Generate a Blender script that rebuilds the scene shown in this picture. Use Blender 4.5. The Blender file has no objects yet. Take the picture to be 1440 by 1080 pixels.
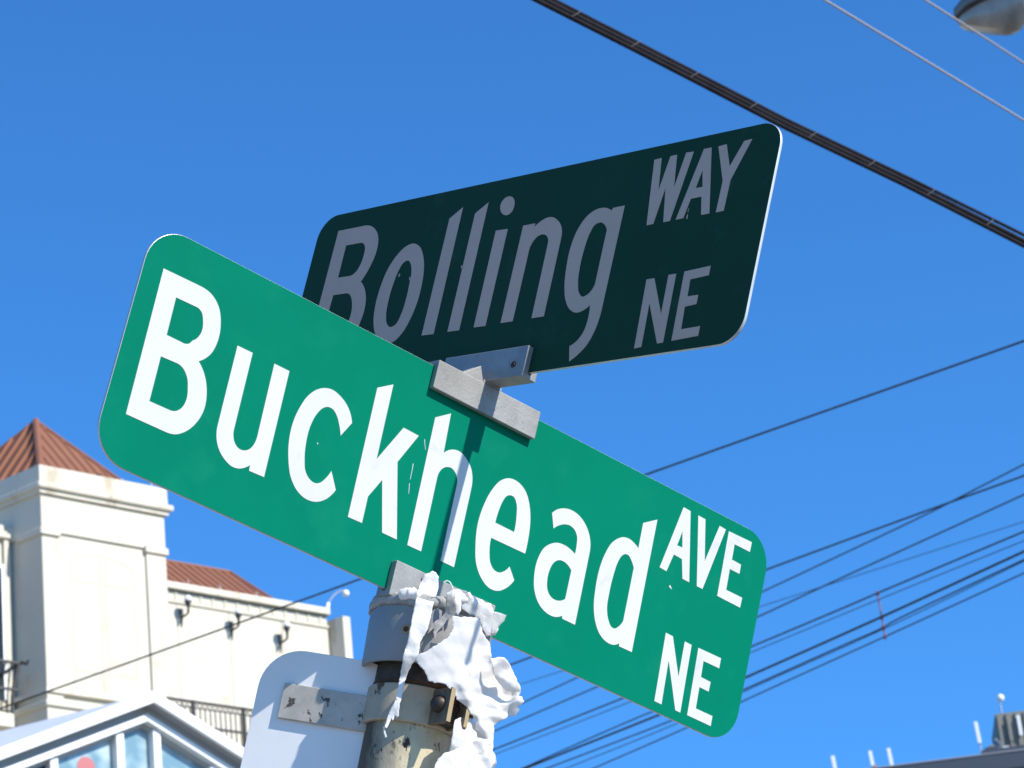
import bpy, bmesh, math, random
import numpy as np
from mathutils import Vector, Matrix, noise, geometry
random.seed(7)
V = Vector
rad = math.radians
scene = bpy.context.scene
C = scene.collection

WM = [[0.99452, -0.10453, 0.0], [0.04252, 0.40451, 0.91355], [-0.09549, -0.90854, 0.40674]]
SIGN_O = [-0.09702, 2.69344, 2.57099]
X1 = [0.68576, 0.70338, -0.18704]
N1 = [0.66036, -0.70935, -0.24647]
U1 = [0.30604, -0.0455, 0.95093]
X2 = [0.71055, -0.65386, -0.25996]
N2 = [-0.63361, -0.75525, 0.16777]
W1, W2, HS, GAP, OFF1, OFF2 = 0.8198, 0.6548, 0.2286, 0.0138, 0.0026, 0.0005
LET1 = [
 ('B', ['c-386.3,190.1 t-347.0,191.0 s-331.0,188.9 s-319.8,180.6 s-313.8,168.2 s-311.5,151.0 s-315.8,134.3 c-325.5,123.9 s-316.7,115.8 s-309.0,101.0 s-306.7,84.0 s-311.3,68.3 s-320.5,56.0 s-329.0,50.3 t-342.4,48.4 c-383.5,47.9', 'c-365.9,170.2 t-342.1,170.8 s-336.1,168.5 s-332.3,161.8 s-330.6,151.0 c-334.8,141.6 c-337.1,139.6 c-339.6,135.6 s-344.0,133.4 t-348.7,133.3 c-364.9,133.2', 'c-364.8,112.1 t-346.9,112.9 s-339.4,111.1 s-332.4,104.3 s-329.1,95.9 s-327.4,83.6 s-330.3,75.1 s-336.2,70.1 t-342.4,69.0 c-363.9,68.5']),
 ('u', ['c-289.8,154.8 c-272.1,155.0 t-270.6,82.9 s-269.7,74.1 s-266.2,67.7 s-260.5,64.2 s-254.0,64.7 s-248.1,69.1 s-244.9,76.3 t-244.3,85.8 c-246.2,155.1 c-228.3,155.1 c-226.0,49.4 c-243.4,48.8 c-244.0,54.2 s-248.4,50.1 s-254.3,46.7 s-261.6,45.5 s-271.7,48.6 s-280.7,55.4 s-286.4,64.8 t-288.4,75.7']),
 ('c', ['c-145.9,136.2 s-154.4,148.6 s-167.2,155.8 s-176.8,157.7 s-184.5,156.1 s-192.8,151.4 s-200.5,142.6 s-207.3,126.2 s-210.4,107.6 s-209.0,89.7 s-204.6,74.4 s-197.3,60.2 s-187.3,51.3 s-176.6,47.6 s-164.4,48.9 s-153.9,55.5 s-149.0,61.4 c-145.4,68.3 c-155.4,83.5 s-159.6,74.4 s-163.8,68.7 s-169.6,65.6 s-176.5,66.6 s-183.3,71.9 s-187.7,82.4 s-190.7,98.4 s-190.5,115.7 s-186.3,130.1 s-182.0,136.6 s-177.1,139.9 s-170.7,140.0 s-164.4,135.7 s-159.3,128.4 c-155.0,119.6']),
 ('k', ['c-127.5,180.3 c-110.4,190.9 c-108.6,114.1 c-86.7,155.5 c-67.2,155.0 c-84.3,121.0 c-63.8,49.4 c-82.3,49.4 c-96.6,97.7 c-108.0,76.2 c-107.4,49.5 c-124.7,49.1']),
 ('h', ['c-53.3,179.9 c-36.1,191.2 c-33.8,150.5 s-28.7,155.4 s-23.6,158.2 s-15.0,159.3 s-4.9,155.3 s2.7,148.8 s7.0,140.1 t8.5,129.6 c9.7,48.6 c-7.6,48.7 t-9.5,127.2 s-10.6,132.4 s-14.4,137.2 s-19.8,139.9 s-25.3,139.2 s-30.7,135.5 s-33.9,129.5 t-34.4,121.4 c-32.8,49.0 c-50.3,48.9']),
 ('e', ['c91.0,93.2 s90.5,112.7 s87.9,128.8 s83.0,141.6 s74.2,153.0 s62.6,158.2 s50.4,157.3 s41.3,151.1 s33.5,138.3 s27.7,119.0 s25.9,99.0 s28.8,79.7 s36.2,59.7 s44.5,50.8 s57.0,44.7 s67.5,45.5 s76.5,51.2 c85.1,63.1 c75.7,73.8 s70.4,67.0 s64.5,63.5 s58.3,63.7 s52.2,68.0 s47.9,77.3 c45.7,92.7', 'c46.4,108.9 s47.4,122.4 s49.7,133.0 s52.6,139.0 s56.5,141.6 s61.9,141.8 s66.6,137.1 s70.1,125.7 c71.8,108.6']),
 ('a', ['c113.0,144.7 s118.1,150.2 s127.6,155.2 s139.9,156.7 s151.9,153.4 s162.8,145.1 s169.6,133.2 t171.0,122.0 c172.2,47.9 c154.6,48.0 c153.6,50.8 s146.0,46.8 s135.4,46.2 s121.3,52.0 s112.4,62.8 s108.0,77.8 s108.2,94.6 s113.4,108.2 s120.0,114.5 s127.2,118.3 s137.0,119.6 s145.7,118.4 c152.9,115.9 s152.5,125.5 s150.6,133.9 s145.7,139.2 s139.3,141.1 s132.0,139.8 s124.7,135.8 c119.1,130.4', 'c152.8,98.3 s144.3,102.9 s139.0,103.5 s133.5,102.1 s128.9,97.8 s125.6,88.8 s125.5,77.8 s128.6,68.7 s134.5,63.8 s140.6,62.8 s146.9,64.2 c153.0,68.2']),
 ('d', ['c231.8,179.5 c249.5,190.0 c252.2,47.3 c234.1,47.2 c233.6,50.3 s227.1,46.2 s218.0,45.5 s206.6,49.8 s197.3,59.8 s191.3,73.1 s188.3,91.6 s187.9,112.6 s191.1,130.8 s197.3,145.3 s203.1,151.4 s210.3,155.8 s218.5,156.9 s226.0,155.1 c232.6,151.9', 'c231.8,130.4 s225.9,137.4 s221.9,140.2 s217.4,140.1 s212.9,136.4 s209.9,129.3 s207.7,115.0 s207.0,94.2 s208.9,76.6 s213.8,67.1 s218.8,62.6 s223.2,62.2 s228.1,65.9 c232.7,73.9']),
 ('A', ['c281.1,215.9 c291.4,215.5 c309.1,143.4 c299.1,143.6 c293.0,162.9 c280.9,163.6 c275.6,143.2 c265.5,143.7', 'c286.1,191.1 c282.8,174.4 c290.5,174.7']),
 ('V', ['c303.1,215.2 c313.7,215.0 c324.3,172.1 c335.1,215.8 c344.5,215.3 c328.8,143.3 c320.3,143.3']),
 ('E', ['c349.2,215.2 c384.0,216.0 c383.8,205.0 c360.6,204.9 c361.0,187.9 c375.1,187.4 c375.3,177.2 c360.8,177.2 c361.4,154.3 c385.6,154.4 c385.5,143.2 c350.7,143.7']),
 ('chip', ['c284.5,131.5 c283.0,129.0 c288.1,127.7']),
 ('N', ['c291.8,82.1 c302.0,81.9 c320.6,44.4 c319.5,82.5 c329.5,82.2 c332.5,10.2 c325.2,10.4 c303.0,56.2 c305.3,9.8 c295.0,10.0']),
 ('E', ['c339.5,82.6 c373.0,83.0 c373.2,72.0 c349.9,71.9 c350.8,54.8 c365.3,54.4 c365.2,43.9 c351.4,44.1 c352.3,21.4 c376.9,21.4 c377.2,10.7 c342.4,10.9']),
 ('scratch', ['c-66.1,126.6 c-65.5,126.6 c-65.0,117.7 c-64.8,110.7 c-65.3,110.5 c-65.5,117.5']),
 ('scratch', ['c-65.1,106.6 c-64.6,106.8 c-63.3,101.1 c-62.7,96.3 c-63.0,96.4 c-64.0,101.6']),
 ('scratch', ['c-59.8,154.4 c-59.2,154.6 c-57.6,149.7 c-55.4,145.1 c-55.8,144.9 c-58.1,149.5']),
 ('chip', ['c-178.6,103.0 c-177.5,103.1 c-177.3,101.8 c-178.3,101.6']),
]
LET2 = [
 ('B', ['c-293.0,207.5 t-254.4,207.3 s-244.0,206.5 s-234.1,201.9 s-226.3,194.5 s-221.8,185.1 s-220.5,171.3 s-224.7,154.6 c-233.5,138.8 s-225.9,131.4 s-219.1,119.4 s-215.9,104.4 s-217.6,90.0 s-221.4,77.1 s-231.1,66.8 t-248.0,62.8 c-293.7,63.4', 'c-273.7,187.3 t-250.8,186.9 s-245.6,185.6 s-240.8,179.9 s-239.7,171.6 s-241.4,159.5 s-246.2,151.5 s-251.9,148.6 t-256.0,148.3 c-273.4,148.9', 'c-273.8,128.4 t-253.9,127.9 s-247.4,126.0 s-242.2,120.7 s-238.6,113.5 s-236.2,103.4 s-237.1,93.7 s-241.8,83.4 s-248.5,78.7 t-253.5,78.7 c-275.5,79.0']),
 ('o', ['s-164.0,172.9 s-174.4,170.9 s-185.3,162.1 s-194.3,147.4 s-199.1,126.4 s-199.6,105.7 s-195.6,86.1 s-188.4,72.6 s-177.9,63.4 s-166.8,58.9 s-156.5,59.5 s-146.5,67.3 s-138.8,81.9 s-134.3,100.2 s-133.7,120.5 s-136.9,141.5 s-142.4,155.0 s-151.7,167.5', 's-165.5,153.6 s-171.4,152.1 s-176.1,144.0 s-179.5,128.5 s-180.6,109.5 s-178.3,91.8 s-173.4,81.7 s-166.7,77.4 s-159.9,79.2 s-154.9,89.5 s-152.9,105.8 s-153.4,123.2 s-155.1,139.4 s-158.7,147.8']),
 ('l', ['c-115.4,194.2 c-98.4,204.8 c-96.4,60.7 c-114.4,61.3']),
 ('l', ['c-77.3,194.2 c-60.5,204.2 c-58.7,60.1 c-76.0,60.6']),
 ('i', ['c-39.2,168.7 c-21.7,167.9 c-20.9,60.1 c-38.0,60.6']),
 ('idot', ['s-30.4,206.1 s-37.3,205.0 s-41.0,199.6 s-39.4,191.8 s-33.4,186.0 s-28.2,184.5 s-22.3,186.9 s-20.3,194.0 s-22.4,201.0']),
 ('n', ['c0.2,168.2 c17.4,168.0 c17.4,164.1 s25.8,169.7 s32.5,171.8 s40.0,171.4 s48.7,166.8 s56.0,159.1 s59.1,152.1 t60.0,143.2 c60.9,60.0 c43.9,60.1 t42.7,140.1 s41.9,146.0 s38.3,150.9 s32.9,153.5 s26.1,152.8 s20.9,148.4 s17.6,140.9 t17.4,132.2 c17.6,60.2 c0.5,60.4']),
 ('g', ['c124.3,168.1 c139.7,168.3 t139.7,60.1 s139.2,48.7 s135.8,32.8 s129.7,20.6 s120.8,11.9 c110.9,5.7 c106.5,22.3 s115.5,27.2 s121.4,35.5 s123.7,49.1 c122.2,64.0 s115.6,59.7 s105.7,58.0 s96.2,62.2 s86.6,73.8 s81.1,87.9 s77.2,110.2 s76.8,133.8 s81.2,151.7 s91.1,165.4 s101.3,170.1 s111.7,170.3 c123.0,165.4', 'c122.3,144.5 s118.3,150.2 s110.9,154.4 s104.0,152.9 s99.8,145.5 s96.5,127.5 s96.3,105.7 s99.1,88.7 s103.5,79.0 s109.3,74.5 s116.0,76.4 c122.7,85.9']),
 ('W', ['c166.7,213.4 c176.2,213.7 c181.5,177.8 c187.8,213.6 c196.3,213.7 c201.7,177.7 c208.0,213.9 c218.0,213.3 c205.8,141.2 c197.3,141.1 c190.4,178.9 c184.3,141.3 c175.6,141.2']),
 ('A', ['c230.8,213.7 c240.5,213.7 c255.9,141.1 c245.5,141.2 c240.9,161.3 c227.4,161.2 c222.9,141.4 c213.2,141.2', 'c234.9,190.4 c230.9,171.9 c239.6,171.8']),
 ('Y', ['c249.2,213.3 c259.6,213.8 c269.5,188.5 c281.7,213.4 c291.5,213.6 c274.3,173.3 c273.7,141.0 c264.1,140.9 c264.4,174.0']),
 ('N', ['c191.6,81.4 c201.7,81.3 c220.6,41.6 c219.5,82.2 c229.3,82.2 c231.2,10.7 c223.6,10.8 c202.3,55.1 c204.0,9.7 c194.9,9.0']),
 ('E', ['c239.4,82.8 c271.9,84.2 c272.0,74.5 c249.3,73.4 c250.2,55.6 c263.7,55.5 c263.8,46.0 c249.6,45.1 c251.0,21.8 c274.4,22.1 c274.5,12.3 c241.6,11.2']),
 ('chip', ['c227.1,144.9 c228.1,144.3 c228.4,139.5 c226.9,140.2']),
 ('chip', ['c227.0,151.5 c227.5,150.9 c227.5,146.7 c227.0,147.3']),
 ('chip', ['c-174.3,139.7 c-172.2,138.6 c-172.6,135.8 c-174.1,136.0']),
 ('chip', ['c-155.9,133.9 c-153.4,129.6 c-154.1,128.6 c-156.4,131.6']),
 ('chip', ['c-79.3,135.2 c-77.2,134.9 c-77.9,131.4 c-78.8,132.3']),
]

WM = Matrix(WM)
SIGN_O, X1, N1, U1, X2, N2 = map(V, (SIGN_O, X1, N1, U1, X2, N2))
CAM = V((0, 0, 1.6))
FPX = 4200.0

# ---------------------------------------------------------------- camera
cd = bpy.data.cameras.new('camera')
cam = bpy.data.objects.new('camera', cd)
C.objects.link(cam)
cd.sensor_width = 36.0
cd.lens = 36.0 * FPX / 1440.0
cd.clip_start, cd.clip_end = 0.05, 3000.0
m = Matrix((WM @ V((1, 0, 0)), WM @ V((0, -1, 0)), WM @ V((0, 0, -1)))).transposed().to_4x4()
m.translation = CAM
cam.matrix_world = m
scene.camera = cam
cd.dof.use_dof = True
cd.dof.focus_distance = 2.92
cd.dof.aperture_fstop = 30.0

# ---------------------------------------------------------------- sky, sun, exposure
SUN = V((0.697, -0.422, 0.580)).normalized()
elev = math.asin(SUN.z)
azim = math.atan2(SUN.x, SUN.y)
world = bpy.data.worlds.new('World')
scene.world = world
world.use_nodes = True
nt = world.node_tree
for n in list(nt.nodes):
    nt.nodes.remove(n)
wo = nt.nodes.new('ShaderNodeOutputWorld')
bg = nt.nodes.new('ShaderNodeBackground')
sky = nt.nodes.new('ShaderNodeTexSky')
sky.sky_type = 'NISHITA'
sky.sun_disc = False
sky.sun_elevation = elev
sky.sun_rotation = azim
sky.altitude = 300
sky.air_density = 1.0
sky.dust_density = 0.35
sky.ozone_density = 3.0
tint = nt.nodes.new('ShaderNodeMix'); tint.data_type = 'RGBA'; tint.blend_type = 'MULTIPLY'
tint.inputs['Factor'].default_value = 1.0
tint.inputs['B'].default_value = (0.37, 0.97, 1.54, 1)
nt.links.new(sky.outputs[0], tint.inputs['A'])
nt.links.new(tint.outputs['Result'], bg.inputs[0])
bg.inputs[1].default_value = 0.11
nt.links.new(bg.outputs[0], wo.inputs[0])
sl = bpy.data.lights.new('sun', 'SUN')
sl.energy = 4.9
sl.angle = rad(0.5)
sl.color = (1.0, 0.95, 0.86)
so = bpy.data.objects.new('sun', sl)
C.objects.link(so)
so.rotation_euler = SUN.to_track_quat('Z', 'Y').to_euler()
so.location = (0, 0, 30)
scene.view_settings.view_transform = 'Standard'
scene.view_settings.look = 'None'
scene.view_settings.exposure = 0.45
scene.view_settings.gamma = 1.0
scene.view_settings.use_curve_mapping = False
scene.render.resolution_x, scene.render.resolution_y = 1024, 768

# ---------------------------------------------------------------- helpers: places
def ray(px, py):
    """direction from the camera through a point of the photograph (1440 x 1080)"""
    return WM @ V(((px - 720) / FPX, (py - 540) / FPX, 1.0))

def on_plane(px, py, o, n):
    d = ray(px, py)
    return CAM + d * ((o - CAM).dot(n) / d.dot(n))

def at_height(px, py, h):
    d = ray(px, py)
    return CAM + d * ((h - CAM.z) / d.z)

def at_dist(px, py, dist):
    d = ray(px, py)
    return CAM + d * (dist / math.hypot(d.x, d.y))

class Frame:
    """origin with three axes (x along, y out, z up) that turns local metres into world points"""
    def __init__(s, o, ax, ay, az=V((0, 0, 1))):
        s.o, s.x, s.y, s.z = V(o), V(ax).normalized(), V(ay).normalized(), V(az).normalized()
    def __call__(s, x, y=0.0, z=0.0):
        return s.o + s.x * x + s.y * y + s.z * z
    def px(s, px, py, y=0.0):
        q = on_plane(px, py, s.o + s.y * y, s.y) - s.o
        return q.dot(s.x), q.dot(s.z)

# ---------------------------------------------------------------- helpers: objects
ORG = {}
def put(o, label=None, cat=None, group=None, kind=None):
    if label: o['label'] = label
    if cat: o['category'] = cat
    if group: o['group'] = group
    if kind: o['kind'] = kind
    return o

def thing(name, loc, label, cat, group=None):
    o = bpy.data.objects.new(name, None)
    o.empty_display_size = 0.1
    C.objects.link(o)
    o.location = loc
    ORG[o.name] = V(loc)
    return put(o, label, cat, group)

def link(name, me, mat, parent=None, base=None, smooth=False, bevel=0.0, segs=2, solid=0.0):
    """link a mesh whose vertices are in world metres as one object"""
    org = ORG[parent.name] if parent else (V(base) if base is not None else V((0, 0, 0)))
    me.transform(Matrix.Translation(-org))
    if mat: me.materials.append(mat)
    if smooth:
        for p in me.polygons: p.use_smooth = True
    o = bpy.data.objects.new(name, me)
    C.objects.link(o)
    if parent:
        o.parent = parent
        ORG[o.name] = org
    else:
        o.location = org
        ORG[o.name] = org
    if solid:
        md = o.modifiers.new('solid', 'SOLIDIFY'); md.thickness = solid; md.offset = 0
    if bevel:
        md = o.modifiers.new('bevel', 'BEVEL'); md.width = bevel; md.segments = segs; md.limit_method = 'ANGLE'; md.angle_limit = rad(40)
    return o

def again(src, shift, parent=None):
    """another piece that shares the mesh of src, moved by a world shift"""
    o = bpy.data.objects.new(src.name.split('.')[0], src.data)
    C.objects.link(o)
    o.parent = parent or src.parent
    o.location = src.location + V(shift)
    ORG[o.name] = ORG[src.name] + V(shift)
    for md in src.modifiers:
        n = o.modifiers.new(md.name, md.type)
        if md.type == 'BEVEL':
            n.width, n.segments, n.limit_method, n.angle_limit = md.width, md.segments, md.limit_method, md.angle_limit
    return o

class MB:
    def __init__(s):
        s.v, s.f = [], []
    def add(s, vs, fs):
        k = len(s.v)
        s.v += [tuple(q) for q in vs]
        s.f += [tuple(i + k for i in f) for f in fs]
        return s
    def box(s, F, x0, x1, y0, y1, z0, z1):
        P = [F(x, y, z) for z in (z0, z1) for y in (y0, y1) for x in (x0, x1)]
        return s.add(P, [(0, 2, 3, 1), (4, 5, 7, 6), (0, 1, 5, 4), (2, 6, 7, 3), (0, 4, 6, 2), (1, 3, 7, 5)])
    def hull8(s, bot, top):
        n = len(bot)
        return s.add(list(bot) + list(top), [tuple(reversed(range(n))), tuple(range(n, 2 * n))] +
                     [(i, (i + 1) % n, n + (i + 1) % n, n + i) for i in range(n)])
    def prism(s, F, pts, y0, y1):
        """outline in the x-z plane of a frame, given depth along y"""
        return s.hull8([F(x, y0, z) for x, z in pts], [F(x, y1, z) for x, z in pts])
    def tube(s, pts, r, n=8, caps=True, rs=None):
        pts = [V(q) for q in pts]
        m = len(pts)
        vs, fs = [], []
        t = (pts[1] - pts[0]).normalized()
        up = V((0, 0, 1)) if abs(t.z) < 0.9 else V((1, 0, 0))
        a = t.cross(up).normalized()
        for i, q in enumerate(pts):
            t = (pts[min(i + 1, m - 1)] - pts[max(i - 1, 0)]).normalized()
            a = (a - t * a.dot(t)).normalized()
            b = t.cross(a)
            R = rs[i] if rs else r
            for k in range(n):
                c = 2 * math.pi * k / n
                vs.append(q + (a * math.cos(c) + b * math.sin(c)) * R)
        for i in range(m - 1):
            for k in range(n):
                fs.append((i * n + k, i * n + (k + 1) % n, (i + 1) * n + (k + 1) % n, (i + 1) * n + k))
        if caps:
            fs.append(tuple(reversed(range(n))))
            fs.append(tuple(range((m - 1) * n, m * n)))
        return s.add(vs, fs)
    def lathe(s, F, prof, n=48, a0=0.0, a1=2 * math.pi, cap=True):
        """profile of (radius, z) turned about the z axis of a frame"""
        full = abs(a1 - a0 - 2 * math.pi) < 1e-6
        cols = n if full else n + 1
        vs, fs = [], []
        for r_, z in prof:
            for k in range(cols):
                c = a0 + (a1 - a0) * k / n
                vs.append(F(r_ * math.cos(c), r_ * math.sin(c), z))
        for i in range(len(prof) - 1):
            for k in range(n):
                k2 = (k + 1) % cols
                fs.append((i * cols + k, i * cols + k2, (i + 1) * cols + k2, (i + 1) * cols + k))
        if cap and full:
            fs.append(tuple(reversed(range(cols))))
            fs.append(tuple(range((len(prof) - 1) * cols, len(prof) * cols)))
        return s.add(vs, fs)
    def ball(s, c, r, n=16, m=10):
        F = Frame(c, (1, 0, 0), (0, 1, 0))
        return s.lathe(F, [(r * math.sin(math.pi * i / m) + 1e-5, -r * math.cos(math.pi * i / m)) for i in range(m + 1)], n)
    def build(s, name, mat, parent=None, base=None, smooth=False, bevel=0.0, segs=2, solid=0.0, auto=0):
        me = bpy.data.meshes.new(name)
        me.from_pydata(s.v, [], s.f)
        bm = bmesh.new(); bm.from_mesh(me)
        bmesh.ops.recalc_face_normals(bm, faces=bm.faces)
        bm.to_mesh(me); bm.free()
        if auto:
            for p in me.polygons: p.use_smooth = True
            me.set_sharp_from_angle(angle=rad(auto))
            smooth = False
        return link(name, me, mat, parent, base, smooth, bevel, segs, solid)

def loops_mesh(loops, thick, F, off):
    """flat outline with holes (metres in the x-z plane of F) as a plate from y=off to y=off+thick"""
    cu = bpy.data.curves.new('outline', 'CURVE')
    cu.dimensions = '2D'; cu.fill_mode = 'BOTH'; cu.extrude = thick / 2
    for L in loops:
        sp = cu.splines.new('POLY')
        sp.points.add(len(L) - 1)
        for i, (x, z) in enumerate(L): sp.points[i].co = (x, z, 0, 1)
        sp.use_cyclic_u = True
    o = bpy.data.objects.new('outline', cu)
    C.objects.link(o)
    me = bpy.data.meshes.new_from_object(o.evaluated_get(bpy.context.evaluated_depsgraph_get()))
    bpy.data.objects.remove(o); bpy.data.curves.remove(cu)
    for v in me.vertices:
        x, z, y = v.co
        v.co = F(x, off + thick / 2 + y, z)
    me.materials.clear()
    bm = bmesh.new(); bm.from_mesh(me)
    bmesh.ops.remove_doubles(bm, verts=bm.verts, dist=1e-6)
    bmesh.ops.recalc_face_normals(bm, faces=bm.faces)
    bm.to_mesh(me); bm.free()
    me.name = 'plate'
    return me

def round_rect(x0, x1, z0, z1, r, n=10):
    L = []
    for cx, cz, a in ((x1 - r, z1 - r, 0), (x0 + r, z1 - r, 90), (x0 + r, z0 + r, 180), (x1 - r, z0 + r, 270)):
        for k in range(n + 1):
            c = rad(a + 90 * k / n)
            L.append((cx + r * math.cos(c), cz + r * math.sin(c)))
    return L

def smooth_loop(s, k=0.001):
    """'c' corner, 's' smooth and 't' tangent points into a fine outline"""
    P = []
    for t in s.split():
        x, z = t[1:].split(',')
        P.append((t[0], V((float(x) * k, float(z) * k))))
    n = len(P); out = []
    def tan(i):
        f, q = P[i]; a = P[i - 1]; b = P[(i + 1) % n]
        if f == 's':
            da, db = (q - a[1]).length, (b[1] - q).length
            return ((q - a[1]) / da * db + (b[1] - q) / db * da).normalized()
        if f == 't':
            return (q - a[1]).normalized() if a[0] in 'ct' else (b[1] - q).normalized()
        return None
    for i in range(n):
        f, q = P[i]; g, w = P[(i + 1) % n]
        out.append((q.x, q.y))
        if 's' not in (f, g) and not (f == 't' and g == 't' and False): continue
        L = (w - q).length
        ta, tb = tan(i), tan((i + 1) % n)
        if ta is None and tb is None: continue
        if ta is None: ta = ((w - q) * 2 / L - tb).normalized()
        if tb is None: tb = ((w - q) * 2 / L - ta).normalized()
        for j in range(1, 8):
            u = j / 8.0
            h = q * (2*u**3 - 3*u*u + 1) + ta * L * (u**3 - 2*u*u + u) + w * (-2*u**3 + 3*u*u) + tb * L * (u**3 - u*u)
            out.append((h.x, h.y))
    return out

# ---------------------------------------------------------------- materials
def lin(r, g, b):
    f = lambda c: (c / 255 / 12.92) if c / 255 <= 0.04045 else ((c / 255 + 0.055) / 1.055) ** 2.4
    return (f(r), f(g), f(b), 1)

def mat(name, col, rough=0.5, metal=0.0, col2=None, scale=5.0, amt=0.5, bump=0.0, bscale=60.0, stretch=(1, 1, 1),
        spots=None, sscale=20.0, sthr=0.62, swid=0.04, spec=0.5, rough2=None, trans=0.0, detail=5.0, rot=None):
    mt = bpy.data.materials.new(name)
    mt.use_nodes = True
    t = mt.node_tree; N = t.nodes; L = t.links
    b = N['Principled BSDF']
    b.inputs['Roughness'].default_value = rough
    b.inputs['Metallic'].default_value = metal
    b.inputs['Specular IOR Level'].default_value = spec
    tc = N.new('ShaderNodeTexCoord')
    mp = N.new('ShaderNodeMapping')
    mp.inputs['Scale'].default_value = stretch
    if rot: mp.inputs['Rotation'].default_value = rot
    L.new(tc.outputs['Object'], mp.inputs['Vector'])
    def nz(sc, d=detail, ro=0.6):
        n = N.new('ShaderNodeTexNoise')
        n.inputs['Scale'].default_value = sc; n.inputs['Detail'].default_value = d; n.inputs['Roughness'].default_value = ro
        L.new(mp.outputs[0], n.inputs['Vector'])
        return n
    cur = None
    if col2:
        n = nz(scale)
        r_ = N.new('ShaderNodeMapRange')
        r_.inputs['From Min'].default_value = 0.5 - amt / 2; r_.inputs['From Max'].default_value = 0.5 + amt / 2
        L.new(n.outputs['Fac'], r_.inputs['Value'])
        mx = N.new('ShaderNodeMix'); mx.data_type = 'RGBA'
        mx.inputs['A'].default_value = col; mx.inputs['B'].default_value = col2
        L.new(r_.outputs[0], mx.inputs['Factor'])
        cur = mx.outputs['Result']
        if rough2 is not None:
            rr = N.new('ShaderNodeMapRange')
            rr.inputs['To Min'].default_value = rough; rr.inputs['To Max'].default_value = rough2
            L.new(r_.outputs[0], rr.inputs['Value']); L.new(rr.outputs[0], b.inputs['Roughness'])
    for sp in (spots or []):
        c3, ss, th, wd = sp
        n = nz(ss, 6, 0.65)
        r_ = N.new('ShaderNodeMapRange')
        r_.inputs['From Min'].default_value = th; r_.inputs['From Max'].default_value = th + wd
        L.new(n.outputs['Fac'], r_.inputs['Value'])
        mx = N.new('ShaderNodeMix'); mx.data_type = 'RGBA'
        if cur: L.new(cur, mx.inputs['A'])
        else: mx.inputs['A'].default_value = col
        mx.inputs['B'].default_value = c3
        L.new(r_.outputs[0], mx.inputs['Factor'])
        cur = mx.outputs['Result']
    if cur: L.new(cur, b.inputs['Base Color'])
    else: b.inputs['Base Color'].default_value = col
    if bump:
        n = nz(bscale, 6)
        bp = N.new('ShaderNodeBump'); bp.inputs['Strength'].default_value = 1.0; bp.inputs['Distance'].default_value = bump
        L.new(n.outputs['Fac'], bp.inputs['Height']); L.new(bp.outputs[0], b.inputs['Normal'])
    if trans:
        out = N['Material Output']
        tr = N.new('ShaderNodeBsdfTranslucent'); ms = N.new('ShaderNodeMixShader')
        ms.inputs[0].default_value = trans
        if cur: L.new(cur, tr.inputs[0])
        else: tr.inputs[0].default_value = col
        L.new(b.outputs[0], ms.inputs[1]); L.new(tr.outputs[0], ms.inputs[2]); L.new(ms.outputs[0], out.inputs[0])
    return mt

def g(v, w=None, x=None):
    return (v, v if w is None else w, v if x is None else x, 1)

M = {}
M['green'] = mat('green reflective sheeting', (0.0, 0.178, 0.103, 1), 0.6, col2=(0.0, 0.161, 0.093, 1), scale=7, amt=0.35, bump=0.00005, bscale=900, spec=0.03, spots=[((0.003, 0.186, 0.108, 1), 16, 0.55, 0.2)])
M['green_shaded'] = mat('shaded green reflective sheeting', (0.016, 0.058, 0.033, 1), 0.55, col2=(0.013, 0.050, 0.028, 1), scale=8, amt=0.4, bump=0.00005, bscale=900, spec=0.06, spots=[((0.022, 0.066, 0.040, 1), 20, 0.58, 0.12)])  # darker copy of the sign green, the upper sign's shade put in the colour
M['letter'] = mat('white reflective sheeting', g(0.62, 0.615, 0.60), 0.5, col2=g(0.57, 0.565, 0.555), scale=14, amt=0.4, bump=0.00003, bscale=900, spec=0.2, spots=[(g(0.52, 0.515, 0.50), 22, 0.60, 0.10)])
M['letter_shaded'] = mat('shaded white reflective sheeting', (0.58, 0.40, 0.32, 1), 0.55, col2=(0.53, 0.37, 0.29, 1), scale=14, amt=0.4, spec=0.1)  # letter white darkened to carry the shade on the upper sign
M['alu'] = mat('aluminium plate edge', g(0.62), 0.45, 0.4, col2=g(0.5), scale=40, amt=0.5)
M['cast'] = mat('dull cast aluminium', g(0.37, 0.36, 0.345), 0.6, 0.4, col2=g(0.26, 0.255, 0.245), scale=35, amt=0.4, bump=0.0003, bscale=350, spots=[(g(0.17, 0.16, 0.15), 110, 0.64, 0.08)])
M['scratchmetal'] = mat('bare scratched aluminium', g(0.7), 0.4, 0.3)
M['capmetal'] = mat('smooth galvanised cap', (0.31, 0.295, 0.285, 1), 0.55, 0.25, col2=(0.24, 0.23, 0.225, 1), scale=16, amt=0.6, bump=0.0001, bscale=200, spots=[(g(0.15, 0.11, 0.08), 60, 0.66, 0.05)])
M['band'] = mat('painted band clamp', (0.50, 0.405, 0.275, 1), 0.6, 0.05, col2=(0.33, 0.27, 0.19, 1), scale=22, amt=0.5, bump=0.0002, bscale=200, spots=[((0.10, 0.05, 0.02, 1), 45, 0.60, 0.05)])
M['ear'] = mat('shaded clamp ear', (0.20, 0.155, 0.10, 1), 0.7, 0.1, col2=(0.09, 0.062, 0.038, 1), scale=60, amt=0.4, bump=0.0004, bscale=300, spots=[((0.05, 0.02, 0.01, 1), 70, 0.58, 0.05)])  # band paint darkened, shade on the ear faces put into the colour
M['brass'] = mat('tan clamp edge', (0.43, 0.32, 0.17, 1), 0.7, 0.1, col2=(0.30, 0.21, 0.11, 1), scale=80, amt=0.5)  # tan tone, paler than the ear faces
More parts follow.
